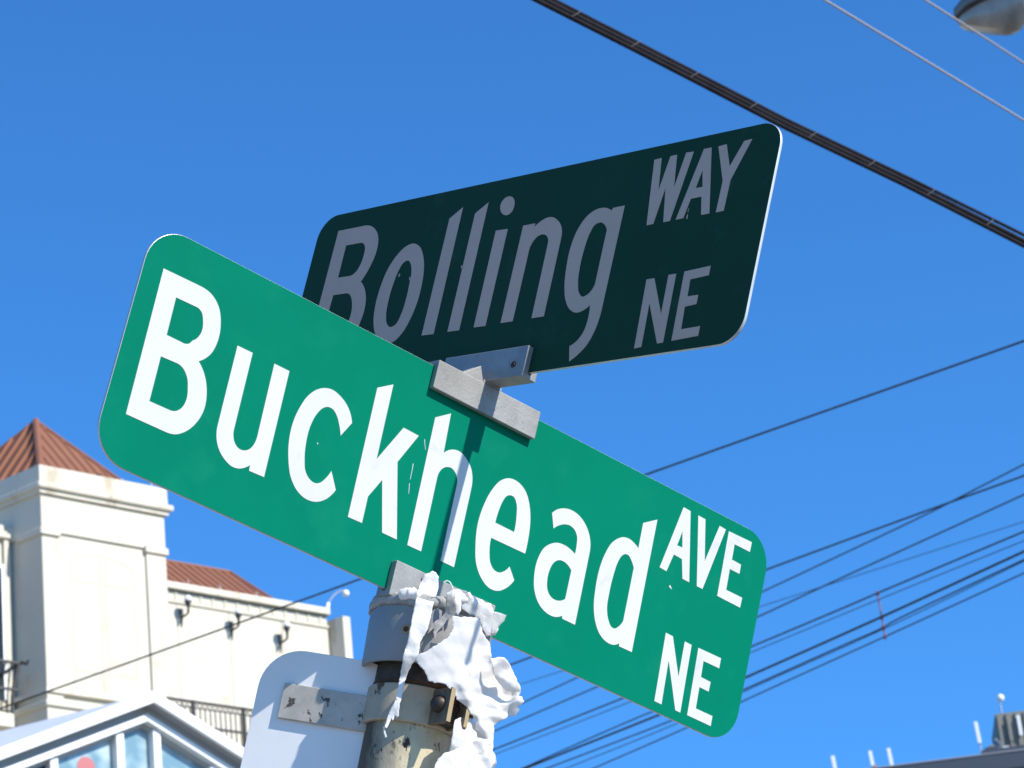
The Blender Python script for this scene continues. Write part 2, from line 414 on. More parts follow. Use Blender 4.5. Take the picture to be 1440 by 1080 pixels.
M['bolt'] = mat('blackened bolt', g(0.035, 0.03, 0.03), 0.5, 0.5, col2=(0.07, 0.045, 0.03, 1), scale=120, amt=0.5)
M['rust'] = mat('brown rust', (0.13, 0.055, 0.02, 1), 0.9, col2=(0.05, 0.025, 0.012, 1), scale=120, amt=0.5, bump=0.0004, bscale=300)
M['pole'] = mat('peeling cream paint over rust', (0.58, 0.49, 0.31, 1), 0.6, 0.05, col2=(0.38, 0.32, 0.225, 1), scale=24, amt=0.25, bump=0.0008, bscale=150,
               stretch=(1, 1, 0.5), spots=[((0.13, 0.095, 0.060, 1), 30, 0.585, 0.06), ((0.055, 0.022, 0.008, 1), 80, 0.60, 0.03)])
M['neck'] = mat('shaded grimy rusty neck', (0.075, 0.06, 0.045, 1), 0.8, col2=(0.035, 0.025, 0.018, 1), scale=60, amt=0.4, bump=0.0005, bscale=200, spots=[((0.16, 0.06, 0.02, 1), 70, 0.58, 0.05)])  # dark tone is part painted shade, part rusty dirt
M['panel'] = mat('plain sign back aluminium', (0.82, 0.80, 0.78, 1), 0.5, 0.05, col2=(0.74, 0.72, 0.71, 1), scale=12, amt=0.5, bump=0.00006, bscale=120)
M['zinc'] = mat('spangled zinc bar', (0.52, 0.47, 0.41, 1), 0.6, 0.2, col2=(0.38, 0.345, 0.30, 1), scale=50, amt=0.4, bump=0.0002, bscale=220, spots=[(g(0.08, 0.07, 0.06), 85, 0.60, 0.02)])
M['plastic'] = mat('white plastic film', g(0.94, 0.905, 0.87), 0.45, col2=g(0.91, 0.88, 0.85), scale=30, amt=0.5, trans=0.45, bump=0.0003, bscale=160, spec=0.4)
M['tape'] = mat('white torn tape', g(0.94, 0.90, 0.86), 0.55, col2=g(0.88, 0.845, 0.81), scale=60, amt=0.4, trans=0.25, bump=0.0005, bscale=200, spots=[(g(0.45, 0.44, 0.43), 70, 0.68, 0.04)])
M['tape_grey'] = mat('grey tape', g(0.50, 0.46, 0.42), 0.7, col2=g(0.30, 0.28, 0.25), scale=70, amt=0.4, trans=0.15, bump=0.0008, bscale=200)  # greyer tone than the white tape

def clear_mat():
    mt = bpy.data.materials.new('cloudy clear film'); mt.use_nodes = True
    t = mt.node_tree; N = t.nodes; L = t.links
    b = N['Principled BSDF']; b.inputs['Base Color'].default_value = g(0.62, 0.60, 0.58); b.inputs['Roughness'].default_value = 0.25
    tc = N.new('ShaderNodeTexCoord'); n = N.new('ShaderNodeTexNoise'); n.inputs['Scale'].default_value = 60; n.inputs['Detail'].default_value = 4
    r_ = N.new('ShaderNodeMapRange'); r_.inputs['From Min'].default_value = 0.35; r_.inputs['From Max'].default_value = 0.65
    r_.inputs['To Min'].default_value = 0.25; r_.inputs['To Max'].default_value = 0.75
    L.new(tc.outputs['Object'], n.inputs['Vector']); L.new(n.outputs['Fac'], r_.inputs['Value'])
    tr = N.new('ShaderNodeBsdfTransparent'); ms = N.new('ShaderNodeMixShader')
    L.new(r_.outputs[0], ms.inputs[0]); L.new(tr.outputs[0], ms.inputs[1]); L.new(b.outputs[0], ms.inputs[2])
    L.new(ms.outputs[0], N['Material Output'].inputs[0])
    return mt
M['clear'] = clear_mat()

M['stucco'] = mat('cream stucco', (0.60, 0.55, 0.45, 1), 0.85, col2=(0.565, 0.515, 0.42, 1), scale=0.9, amt=0.5, bump=0.002, bscale=25, spots=[((0.50, 0.44, 0.34, 1), 1.3, 0.57, 0.12)])
M['trim'] = mat('cream trim', (0.62, 0.57, 0.465, 1), 0.8, col2=(0.57, 0.52, 0.425, 1), scale=1.5, amt=0.5, stretch=(1, 1, 0.3), spots=[((0.45, 0.385, 0.28, 1), 2.5, 0.55, 0.10)])
M['groove'] = mat('darker joint stucco', (0.52, 0.475, 0.38, 1), 0.9)  # stucco tone a little darker than the walls
M['roof'] = mat('red brown metal roof', (0.25, 0.100, 0.050, 1), 0.6, 0.05, col2=(0.21, 0.080, 0.041, 1), scale=1.2, amt=0.6)
M['iron'] = mat('black wrought iron', g(0.02, 0.02, 0.02), 0.5, 0.2)
M['globe'] = mat('white opal glass', g(0.85), 0.3)
M['white'] = mat('white painted metal', g(0.80, 0.80, 0.79), 0.45, col2=g(0.75, 0.75, 0.75), scale=2, amt=0.6)
M['whiteroof'] = mat('white standing roof sheet', (0.66, 0.68, 0.70, 1), 0.5, 0.1, col2=(0.60, 0.62, 0.65, 1), scale=1.0, amt=0.6)
M['soffit'] = mat('pale grey soffit', g(0.42, 0.42, 0.42), 0.7)
M['darkglass'] = mat('dark window glass', (0.02, 0.025, 0.03, 1), 0.08, spec=0.8)
M['skyglass'] = mat('hazy blue glass', (0.16, 0.27, 0.31, 1), 0.12, col2=(0.40, 0.50, 0.53, 1), scale=3.0, amt=0.25, spec=0.9, detail=2)
M['navyglass'] = mat('navy glass', (0.035, 0.06, 0.11, 1), 0.12, spec=0.8)
M['teal'] = mat('teal fabric', (0.0, 0.11, 0.10, 1), 0.8)
M['red'] = mat('red pane reflection', (0.42, 0.12, 0.13, 1), 0.6)
M['wire'] = mat('weathered wire', (0.022, 0.024, 0.028, 1), 0.6, col2=g(0.05), scale=8, amt=0.5)
M['cable'] = mat('black cable jacket', (0.010, 0.009, 0.012, 1), 0.8, col2=(0.024, 0.020, 0.024, 1), scale=14, amt=0.5, spec=0.12)
M['lash'] = mat('steel lashing wire', g(0.11, 0.10, 0.10), 0.6, 0.3)
M['palewire'] = mat('bare aluminium wire', g(0.36, 0.34, 0.36), 0.55, 0.3)
M['spacer'] = mat('faded red insulator', (0.20, 0.075, 0.08, 1), 0.6)
M['lampgrey'] = mat('grey lamp housing', (0.17, 0.19, 0.20, 1), 0.6, 0.1, col2=(0.13, 0.145, 0.15, 1), scale=6, amt=0.6)
M['lens'] = mat('dusty lamp bowl', (0.34, 0.31, 0.28, 1), 0.2, col2=(0.20, 0.185, 0.165, 1), scale=7, amt=0.4, spec=0.8)
M['fascia'] = mat('dark blue grey fascia', (0.045, 0.055, 0.075, 1), 0.5)
M['bluewall'] = mat('blue grey curtain wall', (0.10, 0.13, 0.17, 1), 0.25, spec=0.8, col2=(0.12, 0.155, 0.20, 1), scale=0.2, amt=0.5)
M['ribwall'] = mat('grey brown ribbed metal', (0.24, 0.225, 0.19, 1), 0.7, col2=(0.19, 0.18, 0.155, 1), scale=1.0, amt=0.5)
M['asphalt'] = mat('asphalt', g(0.05), 0.9, col2=g(0.06), scale=4, amt=0.5, bump=0.004, bscale=120)
M['concrete'] = mat('concrete walk', g(0.33, 0.32, 0.30), 0.9, col2=g(0.28, 0.27, 0.25), scale=1.5, amt=0.5, bump=0.002, bscale=80)
M['soil'] = mat('pale concrete and dry ground', (0.31, 0.255, 0.18, 1), 0.95, col2=(0.25, 0.205, 0.145, 1), scale=0.3, amt=0.5)
# ---------------------------------------------------------------- the ground
W0 = Frame((0, 0, 0), (1, 0, 0), (0, 1, 0))
put(MB().box(W0, -1500, 1500, -1500, 1500, -0.5, 0.0).build('ground', M['soil']), kind='structure')
put(MB().box(W0, -1.8, 1.4, -80, 60, 0.0, 0.14).build('sidewalk', M['concrete'], bevel=0.01), kind='structure')
put(MB().box(W0, 1.42, 14, -80, 90, 0.0, 0.02).build('road', M['asphalt']), kind='structure')

# ---------------------------------------------------------------- cream building with tower
c0 = at_dist(57, 700, 60.0)
f_ = V((0.758, 0.652, 0)); nf = V((0.652, -0.758, 0))
g_ = V((-0.821, 0.571, 0)); ng = V((-0.571, -0.821, 0))
base = V((c0.x, c0.y, 0))
FB = Frame(base, f_, nf)          # right hand facade
GB = Frame(base, g_, ng)          # left, shaded facade
GZ = 0.0
bld = thing('cream_building', base, 'cream stucco building with a square tower, brown hipped roofs and blind arched window', 'building')
def fz(px, py, d=0.0): return FB.px(px, py, d)[1]
def fs(px, py, d=0.0): return FB.px(px, py, d)[0]
TW = fs(232, 760)
TG = 6.0
def tower_ring(e, z0, z1, eg=None, w=None):
    eg = e if eg is None else eg
    w = TW if w is None else w
    def corner(i, j, ef, egg):
        # point where the two offset wall lines meet
        # base corner plus i*W along f and j*TG along g, shifted out
        p = base + f_ * (w * i) + g_ * (TG * j)
        sf = ef if j == 0 else -ef
        sg = egg if i == 0 else -egg
        # solve q.nf = sf, q.ng = sg
        a = Matrix(((nf.x, nf.y), (ng.x, ng.y))).inverted() @ V((sf, sg))
        return p + V((a.x, a.y, 0))
    q = [corner(0, 0, e, eg), corner(1, 0, e, eg), corner(1, 1, e, eg), corner(0, 1, e, eg)]
    return [V((a.x, a.y, z0)) for a in q], [V((a.x, a.y, z1)) for a in q]
zTop = fz(54, 654.5); zPar = fz(55, 679); zMol = fz(56, 688); zMol2 = fz(56, 692)
zRec = fz(83, 749); 
def ring(name, e, z0, z1, mt='trim', **k):
    b, t = tower_ring(e, z0, z1)
    return MB().hull8(b, t).build(name, M[mt], bld, **k)
zBase1 = GB.px(57, 970)[1]; zBase2 = GB.px(57, 988)[1]; zB3 = GB.px(58, 1000)[1]
RC = 0.055
ring('wall', -RC, GZ, zMol, 'stucco')
ring('wall', 0.0, zRec, zMol - 0.002, 'stucco')
ring('parapet', 0.06, zPar, zTop, 'trim')
ring('cornice', 0.15, zMol, zPar, 'trim', bevel=0.04)
ring('cornice', 0.07, zMol - 0.09, zMol, 'trim')
ring('string_course', 0.05, zBase1 - 0.10, zBase1, 'trim')
ring('string_course', 0.09, zB3 + 0.05, zBase2, 'trim', bevel=0.03)
ring('plinth', 0.03, GZ, zB3 + 0.05, 'stucco')
# pilasters on both faces
def pil(F, a, b, e=0.0):
    MB().box(F, a, b, -RC - 0.05, e, zB3, zRec).build('pilaster', M['stucco'], bld)
    zt, zm = fz(69, 743), fz(69, 753)
    MB().box(F, a - 0.04, b + 0.05, -0.06, e + 0.06, zm, zt).build('capital', M['trim'], bld, bevel=0.02)
pil(FB, 0.002, fs(83, 800)); pil(FB, fs(207, 800), TW - 0.002)
pil(GB, 0.002, GB.px(30, 850)[0])
# blind arched window on the tower
zt = fz(143, 822, -RC)
xa, xb = fs(99.5, 790, -RC), fs(188, 812, -RC)
zs = fz(99.5, 786, -RC); zarch = fz(143, 788, -RC); zb = fz(104, 941, -RC)
arc = [(xa + (xb - xa) * k / 16, zs + (zarch - zs + 0.12) * math.sin(math.pi * k / 16)) for k in range(17)]
GR = 0.006
wf = MB()
for k in range(16):
    (xa_, za_), (xb_, zb_) = arc[k], arc[k + 1]
    wf.prism(FB, [(xa_, za_ - 0.035), (xb_, zb_ - 0.035), (xb_, zb_), (xa_, za_)], -RC - 0.01, -RC + GR)
wf.build('blind_window_arch', M['groove'], bld)
for x in (xa, (xa + xb) / 2 - 0.06, (xa + xb) / 2 + 0.06, xb):
    top = zs if x in (xa, xb) else zarch + 0.06
    MB().box(FB, x - 0.016, x + 0.016, -RC - 0.01, -RC + GR * 0.8, zb - 1.4, top).build('blind_window_bar', M['groove'], bld)
for z in (zt, zb):
    MB().box(FB, xa, xb, -RC - 0.01, -RC + GR * 0.9, z - 0.016, z + 0.016).build('blind_window_bar', M['groove'], bld)

# pyramid roof of the tower
def pyramid():
    b, _ = tower_ring(-0.20, zTop - 0.24, zTop)
    ctr = (b[0] + b[1] + b[2] + b[3]) / 4
    d = ray(50.3, 592.5)
    # apex above the centre, at the height where the photo's apex is seen
    dist = math.hypot(ctr.x - CAM.x, ctr.y - CAM.y)
    ap = V((ctr.x, ctr.y, CAM.z + d.z / math.hypot(d.x, d.y) * dist))
    tgt = at_dist(50.3, 592.5, dist); ap.x, ap.y = tgt.x, tgt.y
    return b, ap
pb, ap = pyramid()
tr = put(MB().add(pb + [ap], [(0, 1, 4), (1, 2, 4), (2, 3, 4), (3, 0, 4), (3, 2, 1, 0)]).build('tower_roof', M['roof'], bld))
def seams(parent, A, B, A2, B2, n, w, h):
    """raised seams from the eave A-B to the ridge A2-B2 (A2==B2 for a pyramid face), running straight up the slope"""
    nrm = (B - A).cross(A2 - A).normalized()
    if nrm.z < 0: nrm = -nrm
    e = (B - A).normalized(); up = nrm.cross(e).normalized()
    if up.z < 0: up = -up
    L = (B - A).length
    out = []
    for k in range(n):
        s_ = L * (k + 0.5) / n
        p = A + e * s_
        # length up slope until a hip edge is met
        best = 1e9
        for P, Q in ((A, A2), (B, B2), (A2, B2)):
            if (Q - P).length < 1e-6: continue
            a1, b1 = (P - A).dot(e), (P - A).dot(up); a2, b2 = (Q - A).dot(e), (Q - A).dot(up)
            if abs(a2 - a1) < 1e-9: continue
            t = (s_ - a1) / (a2 - a1)
            if -1e-6 <= t <= 1 + 1e-6: best = min(best, b1 + t * (b2 - b1))
        if best > 1e8 or best < 0.15: continue
        F = Frame(p, e, nrm, up)
        MB().box(F, -w / 2, w / 2, -0.01, h, 0.0, best - 0.02).build('standing_seam', M['roof'], parent)
seams(tr, pb[0], pb[1], ap, ap, 11, 0.05, 0.022)
seams(tr, pb[3], pb[0], ap, ap, 15, 0.05, 0.07)
MB().tube([pb[0], ap], 0.085, 8).build('hip_cap', M['roof'], tr)
MB().tube([pb[1], ap], 0.05, 8).build('hip_cap', M['roof'], tr)
MB().tube([pb[3], ap], 0.05, 8).build('hip_cap', M['roof'], tr)
q = on_plane(139, 671, pb[1], (pb[1] - pb[0]).cross(ap - pb[0]).normalized())
MB().tube([q - V((0, 0, 0.1)), q + V((0, 0, 0.05))], 0.07, 10).build('roof_vent', M['iron'], tr)
for i, (px, py, h) in enumerate(((214, 699, 0.22), (172, 688, 0.12))):
    s_, z = FB.px(px, py, -0.1)
    MB().tube([FB(s_, -0.1, zTop - 0.02), FB(s_, -0.1, zTop + h)], 0.014, 6).build('lightning_rod', M['palewire'], bld)

# left bay: main wall set back behind the tower
setb = GB.px(14, 850)[0]
bay_o = base + g_ * setb
LB = Frame(V((bay_o.x, bay_o.y, 0)), f_, nf)
zBay = LB.px(6, 742)[1]
MB().box(LB, -9, -0.001, -6, 0.0, GZ, zBay).build('wall', M['stucco'], bld)
s0, _ = LB.px(5.5, 850)
MB().box(LB, s0, -0.002, -0.02, 0.08, GZ, zBay - 0.3).build('pilaster', M['trim'], bld)
MB().box(LB, -9, 0.06, -0.02, 0.14, zBay - 0.3, zBay).build('capital', M['trim'], bld, bevel=0.03)
zw = LB.px(3, 800)[1]
win = MB().box(LB, s0 - 1.5, s0 - 0.07, -0.02, 0.02, LB.px(3, 985)[1], zw).build('window', M['darkglass'], bld)
MB().box(LB, s0 - 0.07, s0 - 0.001, -0.02, 0.06, LB.px(3, 985)[1], zw + 0.08).build('frame', M['white'], win)
MB().box(LB, s0 - 1.5, s0 - 0.07, -0.02, 0.05, zw, zw + 0.08).build('frame', M['white'], win)
# left balcony
bz0, bz1 = LB.px(8, 1001, 0.75)[1], LB.px(8, 929, 0.85)[1]
sr = LB.px(18, 1000, 0.75)[0]
bs = MB().box(LB, sr - 3, sr + 0.02, 0.0, 0.78, bz0 - 0.33, bz0 - 0.03).build('balcony_slab', M['trim'], bld, bevel=0.02)
rl = MB()
rl.box(LB, sr - 3, sr + 0.16, 0.84, 0.90, bz1 - 0.05, bz1)
rl.box(LB, sr - 3, sr, 0.74, 0.78, bz0, bz0 + 0.04)
rl.box(LB, sr - 3, sr + 0.1, 0.80, 0.84, bz0 + (bz1 - bz0) * 0.42, bz0 + (bz1 - bz0) * 0.47)
rl.box(LB, sr + 0.1, sr + 0.16, 0.0, 0.90, bz1 - 0.05, bz1)
rail = rl.build('balcony_railing', M['iron'], bld)
def belly(s_, d, r):
    H = bz1 - bz0
    return MB().tube([LB(s_ + 0.10 * d * (k / 7) ** 2 * 1.4, 0.76 + 0.10 * (k / 7) ** 1.6, bz0 + H * k / 7) for k in range(8)], r, 6)
b1 = belly(sr - 0.02, 1, 0.045).build('baluster', M['iron'], rail)
b1 = belly(sr - 0.14, 0.6, 0.02).build('baluster', M['iron'], rail)
for k in range(1, 12):
    again(b1, -f_ * 0.14 * k)
MB().tube([LB(sr + 0.14, 0.9, bz1), LB(sr + 0.26, 0.92, bz1 - 0.04), LB(sr + 0.30, 0.92, bz1 + 0.04)], 0.035, 6).build('scroll', M['iron'], rail)
put(MB().box(LB, sr - 1.2, sr - 0.25, 0.45, 0.62, bz0 + 0.28, bz0 + 0.72).build('balcony_cushion', M['teal'], base=LB(sr - 0.6, 0.5, bz0 - 0.03), bevel=0.05),
    'teal cushion seen through the black railing of the far left balcony', 'cushion')

# right wing
DW = -0.15
WEND = fs(460.5, 880, DW)
zE0 = fz(231, 805, DW); zE = lambda x, y: FB.px(x, y, DW)[1]
zTopW = (zE(240, 807.5) + zE(455, 867)) / 2
zFa, zFb = zE(320, 842), (zE(319, 860) + zE(238, 839)) / 2
MB().box(FB, TW - 0.4, WEND, -7, DW - 0.06, GZ, zTopW - 0.02).build('wall', M['stucco'], bld)
xs = [TW + 0.003] + [fs(x, 880, DW) for x in (250, 322.7, 396)] + [WEND]
for a, b in zip(xs[:-1], xs[1:]):
    MB().box(FB, a + 0.006, b - 0.006, DW - 0.07, DW, GZ, zFb).build('wall_panel', M['stucco'], bld)
MB().box(FB, TW + 0.003, WEND + 0.05, DW - 0.3, DW + 0.10, zTopW - 0.17, zTopW).build('cornice', M['trim'], bld, bevel=0.03)
MB().box(FB, TW + 0.003, WEND + 0.02, DW - 0.2, DW + 0.05, zFa, zTopW - 0.17).build('cornice', M['trim'], bld, bevel=0.02)
MB().box(FB, TW + 0.003, WEND, DW - 0.07, DW - 0.02, zFb, zFa).build('frieze', M['stucco'], bld)
MB().box(FB, TW + 0.003, WEND + 0.01, DW - 0.1, DW + 0.035, zFb - 0.07, zFb).build('string_course', M['groove'], bld)
step = (fs(334, 850, DW) - fs(282.5, 840, DW)) / 3
x = fs(282.5, 840, DW)
while x > TW + 0.3: x -= step
dv = None
while x < WEND - 0.1:
    if dv is None:
        x0 = x
        dv = MB().box(FB, x - 0.035, x + 0.035, DW - 0.03, DW + 0.0, zFb, zFa).build('frieze_divider', M['groove'], bld)
    else: again(dv, f_ * (x - x0))
    x += step
# wing roof
R1 = on_plane(323, 804.8, base + nf * -2.4, nf); 
R0 = FB(TW - 0.1, -2.4, R1.z)
ex = fs(415, 860, -0.4)
zr = zTopW - 0.15
E0, E1 = FB(TW - 0.1, -0.4, zr), FB(ex, -0.4, zr)
B0, B1 = FB(TW - 0.1, -4.4, zr), FB(ex, -4.4, zr)
wr = MB().add([E0, E1, B1, B0, R0, R1], [(0, 1, 5, 4), (1, 2, 5), (2, 3, 4, 5), (0, 4, 3), (3, 2, 1, 0)]).build('wing_roof', M['roof'], bld)
seams(wr, E0, E1, R0, R1, 16, 0.05, 0.022)
MB().tube([R0, R1], 0.05, 8).build('ridge_cap', M['roof'], wr)
MB().tube([R1, E1], 0.05, 8).build('hip_cap', M['roof'], wr)
for px in (262, 306, 357):
    s_, z = FB.px(px, 800, -0.2)
    MB().tube([FB(s_, -0.15, zTopW - 0.02), FB(s_, -0.15, zTopW + 0.14)], 0.012, 6).build('lightning_rod', M['palewire'], bld)
# fin wall at the far end of the wing
fin0 = FB.px(481.7, 866, 0.25)
FF = Frame(FB(fin0[0], 0.25, 0), f_, nf)
zf = fin0[1]
ga = -g_
w_ = 0.20
fl = FF(0, 0, 0); dep = 0.62
pts = [fl, fl + f_ * w_, fl + f_ * w_ + g_ * dep, fl + g_ * dep]
MB().hull8([V((q.x, q.y, GZ)) for q in pts], [V((q.x, q.y, zf)) for q in pts]).build('fin_wall', M['trim'], bld)
# wing balcony railing
YB = 0.85
zr1 = (FB.px(240, 977, YB)[1] + FB.px(350, 1000.5, YB)[1]) / 2
zr0 = FB.px(320, 1050, YB)[1]
sa, sb = FB.px(235, 976, YB)[0], FB.px(430, 1010, YB)[0]
MB().box(FB, sa + 0.05, sb, DW + 0.001, YB + 0.12, zr0 - 0.30, zr0 - 0.06).build('balcony_slab', M['trim'], bld, bevel=0.03)
H = zr1 - zr0
rl = MB()
rl.box(FB, sa - 0.02, sb, YB - 0.03, YB + 0.03, zr1 - 0.035, zr1)
rl.box(FB, sa, sb, YB - 0.015, YB + 0.015, zr1 - 0.17, zr1 - 0.15)
rl.box(FB, sa, sb, YB - 0.02, YB + 0.02, zr0 + H * 0.36, zr0 + H * 0.41)
rl.box(FB, sa, sb, YB - 0.02, YB + 0.02, zr0 + 0.02, zr0 + 0.05)
rl.box(FB, sa, sa + 0.03, DW, YB, zr1 - 0.035, zr1)
rail2 = rl.build('balcony_railing', M['iron'], bld)
sp = 0.128
n = int((sb - sa) / sp)
bal = MB().box(FB, sa + 0.03, sa + 0.052, YB - 0.011, YB + 0.011, zr0 + 0.02, zr1 - 0.16).build('baluster', M['iron'], rail2)
for k in range(1, n): again(bal, f_ * sp * k)
ringpts = [FB(sa + 0.04 + 0.05 * math.cos(a), YB, zr1 - 0.095 + 0.05 * math.sin(a)) for a in [2 * math.pi * k / 10 for k in range(11)]]
sc = MB().tube(ringpts, 0.011, 5, caps=False).build('scroll', M['iron'], rail2)
for k in range(1, n): again(sc, f_ * sp * k)
ps = [FB.px(271, 990, YB)[0], FB.px(342, 1005, YB)[0]]
po = MB().box(FB, ps[0] - 0.03, ps[0] + 0.03, YB - 0.03, YB + 0.05, zr0 - 0.02, zr1).build('post', M['iron'], rail2)
again(po, f_ * (ps[1] - ps[0])); again(po, f_ * (2 * (ps[1] - ps[0])))
# wall lanterns
lan = []
for i, (px, py) in enumerate(((254.5, 866), (325.3, 884), (393.5, 902))):
    s_, z = FB.px(px, py, DW)
    o_ = FB(s_, DW, z)
    lb = ['black wall lantern with white globe nearest the tower', 'black wall lantern with white globe crossed by the sagging wire, middle of three',
          'black wall lantern with white globe just above the back of the grey road sign'][i]
    t = thing('wall_lantern', o_, lb, 'wall lamp', 'white globe lanterns on the cream wall')
    F = Frame(o_, f_, nf)
    MB().prism(F, [(-0.05, 0.16), (0.05, 0.16), (0.045, 0.0), (0.0, -0.28), (-0.045, 0.0)], 0.0, 0.03).build('wall_plate', M['iron'], t)
    MB().tube([F(0, 0.05, -0.04), F(0, 0.18, -0.05), F(0, 0.28, -0.03), F(0, 0.30, 0.06), F(0, 0.30, 0.14)], 0.024, 6).build('arm', M['iron'], t)
    MB().lathe(Frame(F(0, 0.30, 0.12), f_, nf), [(0.02, -0.16), (0.03, 0), (0.05, 0.04), (0.085, 0.12)], 14).build('cup', M['iron'], t, smooth=True)
    MB().ball(F(0, 0.30, 0.29), 0.08).build('globe', M['globe'], t, smooth=True)
# curved lamp on the roof corner
q0 = on_plane(460.5, 866, FB(0, -0.2, 0), nf)
RP = Frame(q0, f_, nf)
def rp(px, py): return on_plane(px, py, FB(0, -0.2, 0), nf)
t = thing('roof_lamp', V((q0.x, q0.y, zTopW)), 'small white gooseneck lamp on the roof corner above the grey end wall', 'lamp')
MB().tube([V((q0.x, q0.y, zTopW)), rp(461.5, 848)], 0.045, 8).build('post', M['white'], t)
MB().tube([rp(460, 852), rp(463.5, 845), rp(469, 837.5), rp(475, 832.5), rp(481, 830.5), rp(484.5, 831.5)], 0.016, 6).build('arm', M['palewire'], t)
MB().ball(rp(486, 834.5), 0.085).build('globe', M['globe'], t, smooth=True)

# ---------------------------------------------------------------- white gabled conservatory
ax_ = at_dist(213.5, 974.5, 30.0)
GA = Frame(V((ax_.x, ax_.y, 0)), f_, nf)
za = ax_.z
con = thing('glass_gable', V((ax_.x, ax_.y, 0)), 'white gabled glass roof structure in front of the cream building', 'building')
TP = 0.455
Wd = 3.2
def rk(x, dz, side): return (side * x, za - TP * x - dz)
gd = -g_
BACK = 9.0
# ridge direction: towards the point where the photo's ridge leaves the frame
_t = at_height(0, 1028.5, za); gdir = V((_t.x - ax_.x, _t.y - ax_.y, 0)).normalized()
def roof_slab(side, mt):
    A = [(0, za), (side * Wd, za - TP * Wd)]
    P0 = GA(0, 0, za); P1 = GA(side * Wd, 0, za - TP * Wd)
    dn = V((0, 0, -0.05))
    return MB().hull8([P0 + dn, P1 + dn, P1 + dn + gdir * BACK, P0 + dn + gdir * BACK], [P0, P1, P1 + gdir * BACK, P0 + gdir * BACK])
rL = roof_slab(-1, 0).build('roof', M['whiteroof'], con)
rR = roof_slab(1, 0).build('roof', M['whiteroof'], con)
fh = 0.115
def rake(side, dz0, dz1, y0, y1, name, mt, x0=0.0, x1=Wd):
    pts = [(side * x0, za - TP * x0 - dz0), (side * x1, za - TP * x1 - dz0), (side * x1, za - TP * x1 - dz1), (side * x0, za - TP * x0 - dz1)]
    return MB().prism(GA, pts, y0, y1).build(name, M[mt], con, bevel=0.006)
rake(-1, -0.012, fh, 0.0, 0.05, 'fascia', 'white'); rake(1, -0.012, fh, 0.0, 0.05, 'fascia', 'white')
rake(-1, 0.052, 0.07, -0.5, -0.001, 'soffit', 'soffit'); rake(1, 0.052, 0.07, -0.5, -0.001, 'soffit', 'soffit')
rake(-1, 0.0705, 0.19, -0.20, -0.15, 'gable_board', 'soffit'); rake(1, 0.0705, 0.19, -0.20, -0.15, 'gable_board', 'soffit')
rake(-1, 0.1905, 0.275, -0.20, -0.10, 'rake_trim', 'white'); rake(1, 0.1905, 0.275, -0.20, -0.10, 'rake_trim', 'white')
rake(-1, 0.0705, 0.31, -0.30, -0.2005, 'gable_beam', 'soffit'); rake(1, 0.0705, 0.31, -0.30, -0.2005, 'gable_beam', 'soffit')
YG = -0.25
xm = [GA.px(x, 1060, YG + 0.1)[0] for x in (-60, 5, 76, 170, 222, 300)]
zg = za - 2.6
cuts = [-Wd] + xm + [Wd]
for i in range(len(cuts) - 1):
    a, b = cuts[i], cuts[i + 1]
    pts = [(a, zg), (b, zg), (b, za - 0.29 - TP * abs(b))] + ([(0, za - 0.29)] if a < 0 < b else []) + [(a, za - 0.29 - TP * abs(a))]
    mt = 'navyglass' if b < GA.px(80, 1060, YG)[0] else 'skyglass'
    MB().prism(GA, pts, YG - 0.02, YG).build('pane', M[mt], con)
for x in xm:
    MB().box(GA, x - 0.045, x + 0.045, YG - 0.05, YG + 0.10, zg, za - 0.28 - TP * abs(x)).build('mullion', M['white'], con, bevel=0.006)
MB().box(GA, -Wd, Wd, YG - 2.5, YG + 0.12, zg - 0.2, zg).build('sill', M['white'], con)
MB().box(GA, -Wd, Wd, -2.5, YG - 0.03, 0, zg - 0.2).build('wall', M['stucco'], con)
sx, sz = GA.px(121, 1078, YG)
MB().lathe(Frame(GA(sx, YG, sz), f_, V((0, 0, 1)), -nf), [(0.105, -0.004), (0.105, -0.001)], 24).build('pane_reflection', M['red'], con)  # flat red disc stands in for a round reflection in the pane

# ---------------------------------------------------------------- far office tower, right
hdir = V((0.9976, -0.0698, 0)); hn = V((-0.0698, -0.9976, 0))
o_ = at_dist(1340, 1067, 200.0)
HT = Frame(V((o_.x, o_.y, 0)), hdir, hn)
zr = o_.z
off = thing('office_tower', V((o_.x, o_.y, 0)), 'distant dark blue office tower roof with rooftop antennas at lower right', 'building')
MB().box(HT, -26, 18, -30, -0.3, 0, zr - 0.5).build('wall', M['bluewall'], off)
MB().box(HT, -26.5, 18.5, -30.5, 0.0, zr - 1.15, zr).build('roof_fascia', M['fascia'], off)
MB().box(HT, -26.6, 18.6, -0.25, 0.06, zr + 0.001, zr + 0.07).build('flashing', M['palewire'], off)
s1_ = HT.px(1382, 1058)[0]
MB().box(HT, s1_, 18, -8, -0.4, zr, HT.px(1400, 1052.5, -0.4)[1]).build('roof_upstand', M['fascia'], off)
for k in range(12):
    x = -20 + 3.2 * k
    MB().box(HT, x - 0.07, x + 0.07, -0.29, -0.2, 0, zr - 1.15).build('mullion', M['fascia'], off)
YP = -3.0
pa, pz0 = HT.px(1406, 1047, YP); pz1 = HT.px(1409, 1003, YP)[1]
pen = MB().box(HT, pa, pa + 9, YP - 6, YP, zr, pz1).build('penthouse', M['ribwall'], off)
rb = MB().box(HT, pa + 0.1, pa + 0.32, YP, YP + 0.12, zr + 0.2, pz1 - 0.1).build('rib', M['ribwall'], pen)
for k in range(1, 14): again(rb, hdir * 0.62 * k)
